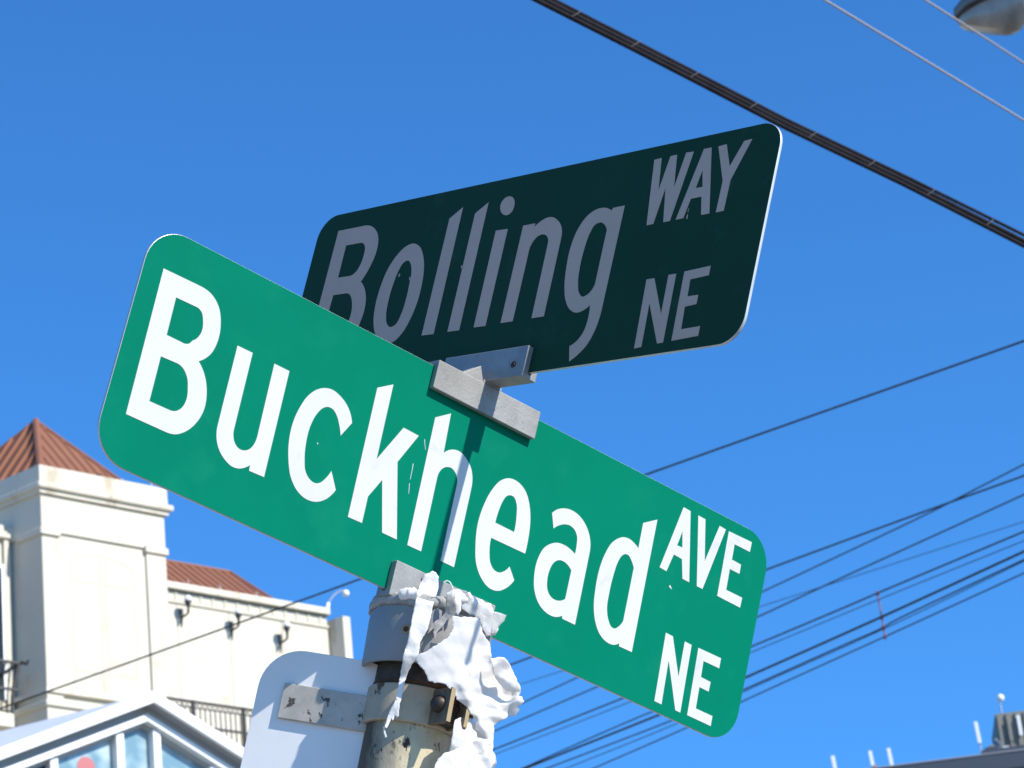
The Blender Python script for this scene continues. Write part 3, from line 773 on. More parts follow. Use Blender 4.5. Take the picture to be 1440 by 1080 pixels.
def antenna(px, py0, py1, pyb, y, w, label, tilt=0.0):
    b = HT.px(px, py0, y); zt_ = HT.px(px, py0, y)[1]; xb = HT.px(px + (py1 - py0) * 0.21, py1, y)
    foot = HT(xb[0], y, zr)
    t = thing('panel_antenna', foot, label, 'antenna', 'white panel antennas on the office roof')
    MB().tube([foot, HT(xb[0] + 0.02, y, b[1] - 0.1)], 0.05, 6).build('mast', M['palewire'], t)
    MB().hull8([HT(xb[0] - w / 2, y + 0.06, xb[1]), HT(xb[0] + w / 2, y + 0.06, xb[1]), HT(xb[0] + w / 2, y + 0.2, xb[1]), HT(xb[0] - w / 2, y + 0.2, xb[1])],
               [HT(b[0] - w / 2, y + 0.06, b[1]), HT(b[0] + w / 2, y + 0.06, b[1]), HT(b[0] + w / 2, y + 0.2, b[1]), HT(b[0] - w / 2, y + 0.2, b[1])]).build('panel', M['white'], t, bevel=0.02)
    return t
antenna(1170.5, 1064, 1083, 0, -1.0, 0.26, 'white panel antenna farthest left on the distant roof')
antenna(1223, 1057, 1078, 0, -1.0, 0.24, 'white panel antenna with a small box at its foot, left one of the close pair')
antenna(1249, 1053, 1078, 0, -1.0, 0.24, 'white panel antenna of the close pair, the one nearer the roof edge rising right')
antenna(1371.5, 1016, 1046, 0, -1.2, 0.24, 'tall white panel antenna standing alone before the roof step')
def wall_panel(px, py0, py1, label, mt):
    a = HT.px(px, py0, YP + 0.3); b = HT.px(px + (py1 - py0) * 0.2, py1, YP + 0.3)
    F = HT
    t = thing('panel_antenna', F(b[0], YP + 0.13, b[1]), label, 'antenna')
    MB().box(F, b[0] - 0.12, b[0] + 0.12, YP + 0.2, YP + 0.32, b[1], a[1]).build('panel', M[mt], t, bevel=0.02)
    MB().box(F, b[0] - 0.04, b[0] + 0.04, YP + 0.125, YP + 0.2, b[1] + 0.2, a[1] - 0.2).build('bracket', M['fascia'], t)
wall_panel(1430.5, 1006, 1034, 'bright white panel antenna fixed to the ribbed grey rooftop box', 'white')
wall_panel(1416.5, 1010, 1042, 'dull beige panel antenna near the left corner of the ribbed rooftop box', 'ribwall')
qa = HT.px(1408, 1004, YP - 0.3); qb = HT.px(1406.7, 981.5, YP - 0.3)
t = thing('ball_mast', HT(qa[0], YP - 0.3, pz1), 'small white ball on a thin mast above the ribbed rooftop box', 'antenna')
MB().tube([HT(qa[0] + 0.05, YP - 0.3, pz1), HT(qa[0] + 0.05, YP - 0.3, qb[1])], 0.05, 6).build('mast', M['palewire'], t)
MB().ball(HT(qb[0], YP - 0.3, qb[1]), 0.27).build('ball', M['globe'], t, smooth=True)
t = thing('roof_equipment', HT(s1_ + 0.7, -1.2, HT.px(1400, 1052.5, -0.4)[1]), 'low dark rooftop unit with white pipes beside the ribbed box', 'rooftop unit')
ze = HT.px(1400, 1052.5, -0.4)[1]
u0 = HT.px(1384, 1050, -1.2)[0]; u1 = HT.px(1404, 1050, -1.2)[0]
MB().box(HT, u0, u1, -1.8, -1.0, ze, ze + 0.34).build('housing', M['fascia'], t, bevel=0.05)
MB().box(HT, u0 + 0.3, u1 - 0.25, -1.7, -1.1, ze + 0.34, ze + 0.5).build('cover', M['ribwall'], t, bevel=0.04)
MB().tube([HT(u1 + 0.1, -1.0, ze), HT(u1 + 0.15, -1.0, ze + 0.5), HT(u1 - 0.15, -1.0, ze + 0.85)], 0.03, 6).build('pipe', M['palewire'], t)
MB().box(HT, u1 + 0.25, u1 + 0.7, -1.2, -0.9, ze, ze + 0.22).build('white_box', M['white'], t, bevel=0.03)
xq = HT.px(1230, 1078, -1.0)
t = put(MB().box(HT, xq[0] - 0.14, xq[0] + 0.16, -1.2, -0.9, zr, xq[1] + 0.18).build('cable_box', M['ribwall'], base=HT(xq[0], -1, zr), bevel=0.03),
        'small grey box between the close pair of roof antennas', 'box')

# ---------------------------------------------------------------- street lamp, top right
L0 = at_dist(1348, 33, 16.0)
td = V((0.80, -0.60, 0)).normalized(); tn = V((-td.y, td.x, 0))
LF = Frame(L0, td, tn)
lamp = thing('street_lamp', V((L0.x, L0.y, 0)) + td * 3.2, 'grey street lamp head with a dusty glass bowl at the top right corner', 'street lamp')
def sect(x, w, zt_, zb_, zc=0.0, n=16):
    out = []
    for k in range(n):
        a = 2 * math.pi * k / n
        c_, s_ = math.cos(a), math.sin(a)
        c_ = math.copysign(abs(c_) ** 0.75, c_); s_ = math.copysign(abs(s_) ** 0.75, s_)
        out.append(LF(x, w * c_, zc + (zt_ if s_ > 0 else zb_) * s_))
    return out
def loft(secs):
    n = len(secs[0]); mb = MB(); vs = [q for s_ in secs for q in s_]; fs_ = []
    for i in range(len(secs) - 1):
        for k in range(n):
            fs_.append((i * n + k, i * n + (k + 1) % n, (i + 1) * n + (k + 1) % n, (i + 1) * n + k))
    fs_.append(tuple(reversed(range(n)))); fs_.append(tuple(range((len(secs) - 1) * n, len(secs) * n)))
    return mb.add(vs, fs_)
loft([sect(0.0, 0.05, 0.03, 0.02, 0.02), sect(0.03, 0.10, 0.06, 0.03, 0.02), sect(0.14, 0.15, 0.10, 0.03, 0.02), sect(0.32, 0.165, 0.12, 0.03, 0.02),
      sect(0.48, 0.14, 0.11, 0.035, 0.02), sect(0.58, 0.09, 0.09, 0.06, 0.02), sect(0.72, 0.06, 0.06, 0.05, 0.02), sect(0.86, 0.045, 0.045, 0.045, 0.02)]).build('housing', M['lampgrey'], lamp, auto=35)
loft([sect(0.02, 0.098, 0.004, 0.004, -0.012), sect(0.14, 0.152, 0.004, 0.004, -0.012), sect(0.32, 0.167, 0.004, 0.004, -0.012), sect(0.47, 0.14, 0.004, 0.004, -0.012)]).build('rim', M['fascia'], lamp)
loft([sect(x, w, 0.002, d, -0.015) for x, w, d in ((0.03, 0.07, 0.045), (0.08, 0.10, 0.075), (0.14, 0.12, 0.11), (0.20, 0.13, 0.145), (0.26, 0.132, 0.175), (0.31, 0.130, 0.192), (0.36, 0.122, 0.188), (0.41, 0.105, 0.155), (0.45, 0.08, 0.10), (0.475, 0.05, 0.03))]).build('glass_bowl', M['lens'], lamp, auto=50)
MB().tube([LF(0.8, 0, 0.02), LF(1.8, 0, 0.0), LF(2.7, 0, -0.25), LF(3.2, 0, -0.7)], 0.035, 10).build('arm', M['lampgrey'], lamp, smooth=True)
MB().tube([LF(3.2, 0, 0.2), LF(3.2, 0, -L0.z)], 0.11, 16, rs=[0.09, 0.14]).build('pole', M['concrete'], lamp, smooth=True)

# ---------------------------------------------------------------- overhead wires
def wire(pts, h, r, label, mt='wire', plane=None, cat='wire', group=None, ext=(0.5, 0.5), name='overhead_wire', h2=None, n=6):
    A = at_height(*pts[0], h) if plane is None else on_plane(*pts[0], *plane)
    B = at_height(*pts[-1], h2 or h) if plane is None else on_plane(*pts[-1], *plane)
    if plane is None:
        nn = (B - A).cross(V((0, 0, 1))).normalized(); plane = (A, nn)
    W = [on_plane(*p, *plane) for p in pts]
    W = [W[0] + (W[0] - W[1]) * ((B - A).length * ext[0] / (W[0] - W[1]).length)] + W + [W[-1] + (W[-1] - W[-2]) * ((B - A).length * ext[1] / (W[-1] - W[-2]).length)]
    P = []
    for i in range(len(W) - 1):      # smooth the joints a little
        a, b = W[i], W[i + 1]
        P.append(a if i == 0 else a)
        for k in (1, 2, 3): P.append(a.lerp(b, k / 4))
    P.append(W[-1])
    for _ in range(2):
        P = [P[0]] + [(P[i - 1] + P[i] * 2 + P[i + 1]) / 4 for i in range(1, len(P) - 1)] + [P[-1]]
    o = MB().tube(P, r, n).build(name, M[mt], base=P[0], smooth=True)
    put(o, label, cat, group)
    return o, plane, W
GW = 'dark overhead wires behind the sunlit street sign'
wire([(0, 996.5), (200, 925), (505, 815), (912, 665.5), (1440, 479.5)], 8.5, 0.0065, 'single dark wire rising from the cream building to the right edge, above all others', group=GW)
wire([(720, 934), (1076, 801.5), (1298, 720), (1440, 669)], 10.2, 0.0080, 'highest wire of the dark bundle where it leaves the sign edge', group=GW)
wire([(740, 986), (1070.6, 833), (1298, 726), (1362, 693), (1440, 653)], 10.0, 0.0062, 'dark wire that crosses the bundle\'s top wire near the right edge', group=GW)
wire([(733, 962), (1066, 854), (1156.7, 825), (1440, 733.5)], 10.4, 0.0035, 'faint thin wire that crosses a darker wire at a shallow angle', group=GW)
wire([(698, 1027), (1063.6, 869), (1156.7, 824.7), (1440, 695.6)], 9.8, 0.0066, 'dark wire crossed by the faint thin wire', group=GW)
_, PLN, _ = wire([(640, 1124), (744, 1078), (931, 1004), (1047, 953.5), (1240, 867.8), (1440, 775.5)], 9.2, 0.0098, 'thickest blackest wire of the dark bundle, through the middle of the red spacer', group=GW)
_, _, W5 = wire([(697, 1053), (873, 983), (1056.7, 909.5), (1200, 849), (1234, 834), (1440, 747.5)], 9.2, 0.0072, 'dark wire that touches the top of the red spacer rod', plane=PLN, group=GW)
wire([(698, 1060), (887, 987), (1055, 918), (1240, 841), (1440, 760.5)], 9.2, 0.0038, 'thin faint wire just under the wire at the top of the spacer', plane=PLN, group=GW)
_, _, W8 = wire([(773, 1079), (944, 1014), (1043.5, 971), (1200, 901), (1240, 884), (1258, 872), (1440, 787)], 9.2, 0.0062, 'dark wire right below the thickest wire, kinked at the red spacer', plane=PLN, group=GW)
wire([(800, 1079), (955, 1017), (1043.5, 973), (1250, 882), (1440, 789)], 9.2, 0.004, 'thin wire wound close beneath the kinked wire', plane=PLN, group=GW)
_, _, W9 = wire([(838, 1079), (966, 1023.5), (1042, 987), (1145.6, 940), (1244, 895.6), (1440, 806)], 9.2, 0.0058, 'lowest wire of the dark bundle, at the foot of the red spacer', plane=PLN, group=GW)
wire([(700, 1096), (850, 1029), (925, 997), (1050, 951)], 9.2, 0.006, 'blurred short wire just above the thickest wire under the green sign', group=GW, ext=(0.3, 0.0))
sp0, sp1 = on_plane(1233.5, 832, *PLN), on_plane(1245.5, 897, *PLN)
t = thing('wire_spacer', sp1, 'faded red vertical spacer rod joining several of the dark wires', 'spacer')
MB().tube([sp0, sp1], 0.0065, 8).build('rod', M['spacer'], t)
for (a, b) in ((1234, 834), (1240, 867.8), (1241.5, 882.5), (1244.5, 895)):
    q = on_plane(a, b, *PLN)
    MB().tube([q - V((0, 0, 0.02)), q + V((0, 0, 0.014))], 0.012, 8).build('clip', M['spacer'], t)
wire([(1159, -0.5), (1290, 78.5), (1440, 169.5)], 7.6, 0.0052, 'thin pale wire across the top right, the longer of the two pale ones', 'palewire', group='thin pale wires at the top right')
wire([(1301, 0), (1370, 43.5), (1440, 89)], 8.6, 0.0055, 'thin pale wire passing right in front of the street lamp', 'palewire', group='thin pale wires at the top right')
# lashed cable bundle
cb = thing('cable_bundle', at_height(770, 0, 6.2), 'thick black lashed cable bundle crossing behind the corner of the dark sign', 'cable')
A = at_height(764, 3, 6.2); B = at_height(1440, 341.5, 6.2)
nn = (B - A).cross(V((0, 0, 1))).normalized(); PB = (A, nn)
def cab(pts, r, name, mt, yoff=0.0):
    W = [on_plane(*p, *PB) + nn * yoff for p in pts]
    W = [W[0] + (W[0] - W[1]) * 1.4] + W + [W[-1] + (W[-1] - W[-2]) * 1.2]
    MB().tube(W, r, 12).build(name, M[mt], cb, smooth=True)
    return W
low = [(764, 2.5), (900, 71.5), (1100, 175), (1270, 256.5), (1440, 343)]
upp = [(779, 0), (910, 67), (1106, 168.5), (1276, 249.5), (1440, 330.5)]
def mid(t, dy=0.0): return [(l[0] + (u[0] - l[0]) * t, l[1] + (u[1] - l[1]) * t + dy) for l, u in zip(low, upp)]
cab(mid(-0.22), 0.0082, 'cable', 'cable'); cab(mid(0.22), 0.0088, 'cable', 'cable', 0.004); cab(upp, 0.0062, 'messenger_wire', 'cable')
for k in range(26):
    px = 640 + 84.5 * k * 0.98 if k < 0 else 560 + 83 * k
    if px > 2300: break
    def yl(x):
        p = low
        for i in range(len(p) - 1):
            if x <= p[i + 1][0] or i == len(p) - 2:
                u = (x - p[i][0]) / (p[i + 1][0] - p[i][0]); return p[i][1] + u * (p[i + 1][1] - p[i][1])
    if px > 1700: break
    c_ = on_plane(px, yl(px) - 3, *PB)
    ax = (B - A).normalized(); u_ = V((0, 0, 1)); u_ = (u_ - ax * u_.dot(ax)).normalized()
    pts = []
    for j in range(13):
        a = 2 * math.pi * j / 12
        pts.append(c_ + nn * 0.0155 * math.cos(a) + u_ * (0.004 + 0.0225 * math.sin(a)) + ax * (0.030 * math.sin(a)))
    MB().tube(pts, 0.0015, 5, caps=False).build('lashing', M['lash'], cb)

# ---------------------------------------------------------------- the two street signs
PF = Frame(SIGN_O, X1, N1, U1)
C2 = SIGN_O + U1 * (HS + GAP) + X2 * OFF2
SF = Frame(C2, X2, N2, U1)
def street_sign(F, x0, x1, letters, label, green, white, rc):
    t = thing('street_sign', F((x0 + x1) / 2, 0, 0), label, 'street sign')
    H = HS
    link('plate', loops_mesh([round_rect(x0, x1, 0, H, rc)], 0.0032, F, -0.0016), M['alu'], t, bevel=0.0004)
    link('face_sheet', loops_mesh([round_rect(x0 + 0.0004, x1 - 0.0004, 0.0004, H - 0.0004, rc - 0.0004)], 0.0003, F, 0.00161), M[green], t)
    link('back_sheet', loops_mesh([round_rect(x0 + 0.0004, x1 - 0.0004, 0.0004, H - 0.0004, rc - 0.0004)], 0.0003, F, -0.00191), M[green], t)
    for nm, loops in letters:
        L = [smooth_loop(s) for s in loops]
        name = 'chip' if nm == 'chip' else 'scratch' if nm == 'scratch' else 'letter'
        link(name, loops_mesh(L, 0.0003, F, 0.00192), M[white] if name != 'scratch' else M['scratchmetal'], t)
    return t
street_sign(PF, OFF1 - W1 / 2, OFF1 + W1 / 2, LET1, 'sunlit bright green street sign reading Buckhead AVE NE', 'green', 'letter', 0.037)
street_sign(SF, OFF2 - W2 / 2, OFF2 + W2 / 2, LET2, 'shaded dark green street sign reading Bolling WAY NE, on top', 'green_shaded', 'letter_shaded', 0.027)

# ---------------------------------------------------------------- cross bracket
br = thing('sign_bracket', PF(0, 0, HS - 0.023), 'grey metal cross bracket joining the two green signs', 'bracket')
def channel(F, x0, x1, zin, zout, web, inner, outer, name, parent):
    """U channel: flanges from zin to zout, the web closing it at the zout end"""
    s = 1 if zout > zin else -1
    prof = [(-outer, zin), (-outer, zout), (outer, zout), (outer, zin), (inner, zin), (inner, zout - s * web), (-inner, zout - s * web), (-inner, zin)]
    vs = [F(x, y, z) for x in (x0, x1) for y, z in prof]
    n = 8
    fs = [(0, 1, 6, 7), (1, 2, 5, 6), (2, 3, 4, 5), (8, 15, 14, 9), (9, 14, 13, 10), (10, 13, 12, 11)]
    fs += [(i, (i + 1) % n, n + (i + 1) % n, n + i) for i in range(n)]
    return MB().add(vs, fs).build(name, M['cast'], parent, bevel=0.0007)
channel(PF, -0.069, 0.066, 0.2045, 0.2335, 0.0040, 0.0023, 0.0090, 'lower_channel', br)
ch2 = channel(SF, -0.060, 0.0575, 0.0265, -0.0060, 0.0045, 0.0023, 0.0095, 'upper_channel', br)
q = [PF.px(*p, 0.0088) for p in ((651, 523.5), (676.7, 514.5), (679.5, 537), (676, 548), (655, 540))]
MB().prism(PF, q, -0.006, 0.0088).build('gusset', M['cast'], br, bevel=0.0004)
MB().box(PF, -0.012, 0.012, -0.009, 0.009, 0.2336, 0.2366).build('hub', M['cast'], br)
s_, z_ = SF.px(722, 512.5, 0.0095)
HF = Frame(SF(s_, 0.0095, z_), X2, U1, N2)
MB().lathe(HF, [(0.0001, 0.0003), (0.0034, 0.0003), (0.0036, 0.0001)], 20, cap=False).build('rust_ring', M['rust'], br)
MB().lathe(HF, [(0.0001, 0.0009), (0.0021, 0.0009), (0.0024, 0.0004)], 18, cap=False).build('set_screw', M['bolt'], br)

# ---------------------------------------------------------------- leaning pole with cap
v_ = ray(600, 900).normalized()
UP = Matrix.Rotation(-rad(2.4), 3, v_) @ U1
side = v_.cross(UP).normalized(); front = side.cross(UP).normalized()
if front.dot(v_) > 0: front = -front
PP = Frame(SIGN_O, side, front, UP)
zg_ = -SIGN_O.z / UP.z
pole = thing('sign_pole', PP(0, 0, zg_ - 0.05), 'leaning round steel pole with peeling cream paint and a grey cap under the signs', 'pole')
R = 0.0430
prof = [(R, -0.02), (R, -0.6), (R, zg_ - 0.05)]
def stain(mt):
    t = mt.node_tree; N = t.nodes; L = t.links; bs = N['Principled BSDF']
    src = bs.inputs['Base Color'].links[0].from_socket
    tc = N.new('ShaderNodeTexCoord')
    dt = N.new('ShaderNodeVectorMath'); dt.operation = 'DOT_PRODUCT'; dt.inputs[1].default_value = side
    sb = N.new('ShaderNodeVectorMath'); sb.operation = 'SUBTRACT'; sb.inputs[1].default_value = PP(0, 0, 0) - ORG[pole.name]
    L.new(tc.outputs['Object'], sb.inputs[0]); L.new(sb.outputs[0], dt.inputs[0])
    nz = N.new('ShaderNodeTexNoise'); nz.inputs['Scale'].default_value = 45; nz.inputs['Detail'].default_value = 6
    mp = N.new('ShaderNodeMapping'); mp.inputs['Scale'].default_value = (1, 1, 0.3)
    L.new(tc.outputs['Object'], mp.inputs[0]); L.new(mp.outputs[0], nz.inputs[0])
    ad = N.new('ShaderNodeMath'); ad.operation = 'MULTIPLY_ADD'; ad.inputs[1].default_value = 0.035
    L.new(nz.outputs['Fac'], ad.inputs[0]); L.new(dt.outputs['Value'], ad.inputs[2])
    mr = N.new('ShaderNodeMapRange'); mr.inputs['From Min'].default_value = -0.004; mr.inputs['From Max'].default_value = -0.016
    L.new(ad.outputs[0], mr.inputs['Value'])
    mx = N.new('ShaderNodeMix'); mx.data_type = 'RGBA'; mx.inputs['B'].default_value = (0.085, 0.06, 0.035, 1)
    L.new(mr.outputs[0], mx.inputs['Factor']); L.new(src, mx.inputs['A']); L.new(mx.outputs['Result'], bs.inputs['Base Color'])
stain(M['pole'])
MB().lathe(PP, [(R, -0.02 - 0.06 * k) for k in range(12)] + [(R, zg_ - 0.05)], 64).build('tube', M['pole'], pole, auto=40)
MB().lathe(PP, [(0.0001, -0.0068), (0.055, -0.0068), (0.0585, -0.0095), (0.0592, -0.02), (0.0580, -0.066), (0.0574, -0.0672), (0.0545, -0.0672), (0.0540, -0.040), (0.044, -0.038)], 96, cap=False).build('cap', M['capmetal'], pole, auto=35)
channel(PF, -0.0635, 0.0635, 0.0280, -0.0065, 0.0050, 0.0023, 0.0105, 'sign_holder', pole)
# shaded, grimy neck and rust ring below the cap
MB().lathe(PP, [(R + 0.0001, -0.060), (R + 0.0004, -0.062), (R + 0.0004, -0.0860), (R + 0.0001, -0.0861)], 72, cap=False).build('shaded_grimy_neck', M['neck'], pole, auto=40)
rr = MB()
rr.lathe(PP, [(R + 0.0002, -0.0800), (R + 0.0010, -0.0810), (R + 0.0012, -0.0830), (R + 0.0002, -0.0840)], 72, cap=False)
rr.build('rust_collar', M['rust'], pole, auto=60)
# set screw hole on the cap, ringed with rust
hx, hz = PP.px(571.5, 884, 0.0560)
ha = math.asin(max(-1, min(1, hx / 0.0588)))
ho = PP(math.sin(ha) * 0.0588, math.cos(ha) * 0.0588, hz)
hn_ = (side * math.sin(ha) + front * math.cos(ha))
HF = Frame(ho, hn_.cross(UP), UP, hn_)
MB().lathe(HF, [(0.0046, 0.0003), (0.0040, 0.0012), (0.0030, 0.0010), (0.0026, 0.0002)], 22, cap=False).build('rust_ring', M['brass'], pole, auto=60)
MB().lathe(HF, [(0.0001, 0.0006), (0.0029, 0.0006)], 18, cap=False).build('set_screw', M['rust'], pole)

# ---------------------------------------------------------------- band clamp
cl = thing('pipe_clamp', PP(0, 0, -0.104), 'round band clamp with dark bolted ears gripping the pole', 'clamp')
za_, zb_ = -0.0855, -0.1215
RB = 0.0475
MB().lathe(PP, [(R + 0.0003, za_), (RB - 0.001, za_), (RB, za_ - 0.001), (RB, zb_ + 0.001), (RB - 0.001, zb_), (R + 0.0003, zb_)], 96, cap=False).build('band', M['band'], cl, auto=35)
phi = rad(33)
e_ = front * math.cos(phi) + side * math.sin(phi)
p_ = side * math.cos(phi) - front * math.sin(phi)
EF = Frame(SIGN_O, p_, e_, UP)
for s_ in (-1, 1):
    a, b = (-0.0130, -0.0080) if s_ < 0 else (0.0070, 0.0115)
    MB().box(EF, a, b, 0.040, 0.074, zb_ + 0.001, za_ - 0.001).build('ear', M['ear'], cl, bevel=0.0008)
    MB().box(EF, a + 0.0002, b - 0.0002, 0.0741, 0.0746, zb_ + 0.002, za_ - 0.002).build('ear_edge', M['brass'], cl)
MB().box(EF, -0.0078, 0.0068, 0.044, 0.062, zb_ + 0.003, za_ - 0.004).build('gap_block', M['bolt'], cl, bevel=0.001)  # dark block filling the gap between the ears
BF = Frame(EF(0, 0.060, (za_ + zb_) / 2 + 0.001), e_, UP, p_)
MB().lathe(BF, [(0.0001, -0.0215), (0.0045, -0.0210), (0.0078, -0.0180), (0.0084, -0.0132)], 22, cap=False).build('bolt_head', M['bolt'], cl, auto=60)
MB().lathe(BF, [(0.0040, -0.013), (0.0040, 0.024)], 14).build('bolt_shaft', M['bolt'], cl, auto=60)
MB().lathe(BF, [(0.0066, 0.0112), (0.0066, 0.0175)], 6).build('nut', M['bolt'], cl, bevel=0.0006)
MB().lathe(BF, [(0.0066, 0.0178), (0.0063, 0.0188), (0.0045, 0.0215)], 14).build('nut', M['bolt'], cl, auto=60)

# ---------------------------------------------------------------- back of a road sign with its bar
UB = Matrix.Rotation(-rad(1.6), 3, front) @ UP
UB = Matrix.Rotation(rad(0), 3, front) @ UB
if UB.dot(side) > UP.dot(side) + 1: pass
SB = UB.cross(front).normalized()
if SB.dot(side) < 0: SB = -SB
YAW = Matrix.Rotation(rad(13), 3, UB)
FBk = YAW @ front
if FBk.dot(side) > 0: FBk = Matrix.Rotation(rad(-13), 3, UB) @ front
SBk = UB.cross(FBk).normalized()
if SBk.dot(side) < 0: SBk = -SBk
PIT = Matrix.Rotation(rad(4), 3, SBk)
nf2 = PIT @ FBk
if nf2.dot(UB) > 0: PIT = Matrix.Rotation(rad(-4), 3, SBk)
BP = Frame(PP(-0.10, -0.008, -0.10), SBk, PIT @ FBk, PIT @ UB)
YS = 0.0
xl = BP.px(355, 1000, YS)[0]; zt = (BP.px(450, 918, YS)[1] + BP.px(484.8, 925, YS)[1]) / 2
rs = thing('road_sign', BP(xl + 0.1, YS, zt - 0.45), 'plain grey-white back of a road sign with rounded corners clamped to the pole', 'road sign')
link('panel', loops_mesh([round_rect(xl, 0.085, zt - 0.457, zt, 0.040)], 0.0020, BP, YS - 0.0020), M['panel'], rs, bevel=0.0004)
b0 = BP.px(395.5, 957, YS + 0.012); b1 = BP.px(389, 1006.5, YS + 0.012)
zc = (b0[1] + b1[1]) / 2; hb = 0.0170
MB().box(BP, (b0[0] + b1[0]) / 2, 0.075, YS + 0.0002, YS + 0.0042, zc - hb, zc + hb).build('mounting_bar', M['zinc'], rs, bevel=0.0006)

# ---------------------------------------------------------------- torn tape, plastic film
def reproject(F, x, y0, z, y):
    """slide a point of the plane y0 along the line of sight to depth y (keeps its outline while giving it relief)"""
    q = F(x, y0, z)
    return on_plane_dir(q, F, y)
def on_plane_dir(q, F, y):
    d = q - CAM
    o = F.o + F.y * y
    return CAM + d * ((o - CAM).dot(F.y) / d.dot(F.y))
def crumple(p, a, seed=0.0):
    s = V((seed, seed * 1.7, -seed))
    rnd_ = random.Random(int(seed * 100))
    h = 0.0
    w_ = V((noise.noise(p * 30 + s), noise.noise(p * 30 - s))) * 0.006
    for per in (0.075, 0.052, 0.038, 0.030, 0.022, 0.015):
        th = rnd_.uniform(0, math.pi); ph = rnd_.random()
        d = ((p.x + w_.x) * math.cos(th) + (p.z + w_.y) * math.sin(th)) / per + ph
        h += (abs((d % 1.0) * 2 - 1) * 2 - 1) * per / 0.05
    n1 = 1 - 2 * abs(noise.noise(p * 22 + s))
    n2 = 1 - 2 * abs(noise.noise(V((p.x * 1.0, p.y, p.z * 0.8)) * 55 + s * 2))
    n3 = 1 - 2 * abs(noise.noise(p * 130 + s * 3))
    n4 = noise.noise(p * 330 + s)
    return a * (0.8 * noise.noise(p * 15 + s) + 0.42 * h + 0.18 * n2 + 0.03 * n3 + 0.015 * n4)
def film(name, outline, yfn, mt, parent, step=0.0025, amp=0.003, seed=1.0, Y0=0.05, thick=0.0004, rough=0.0, holes=()):
    L = [V(PP.px(px, py, Y0)) for px, py in outline]
    # torn edge: subdivide and jitter
    P = []
    for i, a in enumerate(L):
        b = L[(i + 1) % len(L)]
        n = max(1, int((b - a).length / step))
        d = (b - a); nn = V((-d.y, d.x)).normalized() if d.length else V((0, 0))
        for k in range(n):
            q = a.lerp(b, k / n)
            q = q + nn * (rough * (noise.noise(V((q.x, q.y, seed)) * 260) + 0.5 * noise.noise(V((q.x, q.y, seed + 5)) * 700)))
            P.append(q)
    nb = len(P)
    def inside(q, poly):
        c = False; j = len(poly) - 1
        for i in range(len(poly)):
            a, b = poly[i], poly[j]
            if (a.y > q.y) != (b.y > q.y) and q.x < (b.x - a.x) * (q.y - a.y) / (b.y - a.y) + a.x: c = not c
            j = i
        return c
    x0, x1 = min(q.x for q in P), max(q.x for q in P); y0, y1 = min(q.y for q in P), max(q.y for q in P)
    pts = list(P)
    rnd = random.Random(seed)
    yy = y0
    while yy < y1:
        xx = x0
        while xx < x1:
            q = V((xx + rnd.uniform(-.25, .25) * step, yy + rnd.uniform(-.25, .25) * step))
            if inside(q, P): pts.append(q)
            xx += step
        yy += step
    edges = [(i, (i + 1) % nb) for i in range(nb)]
    r_ = geometry.delaunay_2d_cdt(pts, edges, [], 0, 1e-6)
    vo, fo = r_[0], r_[2]
    fo = [f for f in fo if inside(sum((vo[i] for i in f), V((0, 0))) / len(f), P)]
    vs = []
    for q in vo:
        am = amp(q.x, q.y) if callable(amp) else amp
        y = yfn(q.x, q.y) + crumple(V((q.x, 0.02, q.y)), am, seed)
        vs.append(reproject(PP, q.x, Y0, q.y, y))
    mb = MB(); mb.add(vs, fo)
    return mb.build(name, M[mt], parent, smooth=True, solid=thick)

tape = thing('torn_tape', PP(0, 0.06, -0.01), 'torn white tape wrapped round the pole cap with one long strip hanging down', 'tape')
def yt(x, z):
    if z > 0.004: return 0.027
    if z > -0.010: return 0.027 + (0.004 - z) / 0.014 * 0.040
    if z > -0.062: return 0.067
    if z > -0.085: return 0.067 - (-0.062 - z) / 0.023 * 0.010
    return 0.057
film('strip', [(597, 808), (604, 805.5), (608, 802.5), (613, 805), (617, 811), (616.5, 827), (612.5, 838), (609, 852), (605.5, 868), (601.5, 884), (597, 893), (590.5, 903), (590, 914), (586.5, 926),
               (578.5, 936), (573.5, 946), (569.5, 957), (567.5, 971), (564.5, 983), (561.5, 993), (561, 1006), (558, 1010), (555, 1004), (553, 1014), (550, 1010), (546.5, 1019), (544, 1024),
               (541, 1023), (543, 1012), (548, 1000), (551.5, 993), (557, 983), (559.5, 968), (562, 954), (565.5, 935), (567.5, 920), (573, 903), (577, 882), (581, 860), (586.5, 836), (590, 822)],
     yt, 'tape', tape, 0.0018, 0.0022, 3.0, 0.06, 0.0007, 0.0006)
film('strip', [(538.5, 1022), (541, 1021.5), (541.5, 1028), (544, 1036), (541.5, 1037.5), (539.5, 1030)], yt, 'tape', tape, 0.001, 0.0006, 4.0, 0.06, 0.0005, 0.0003)
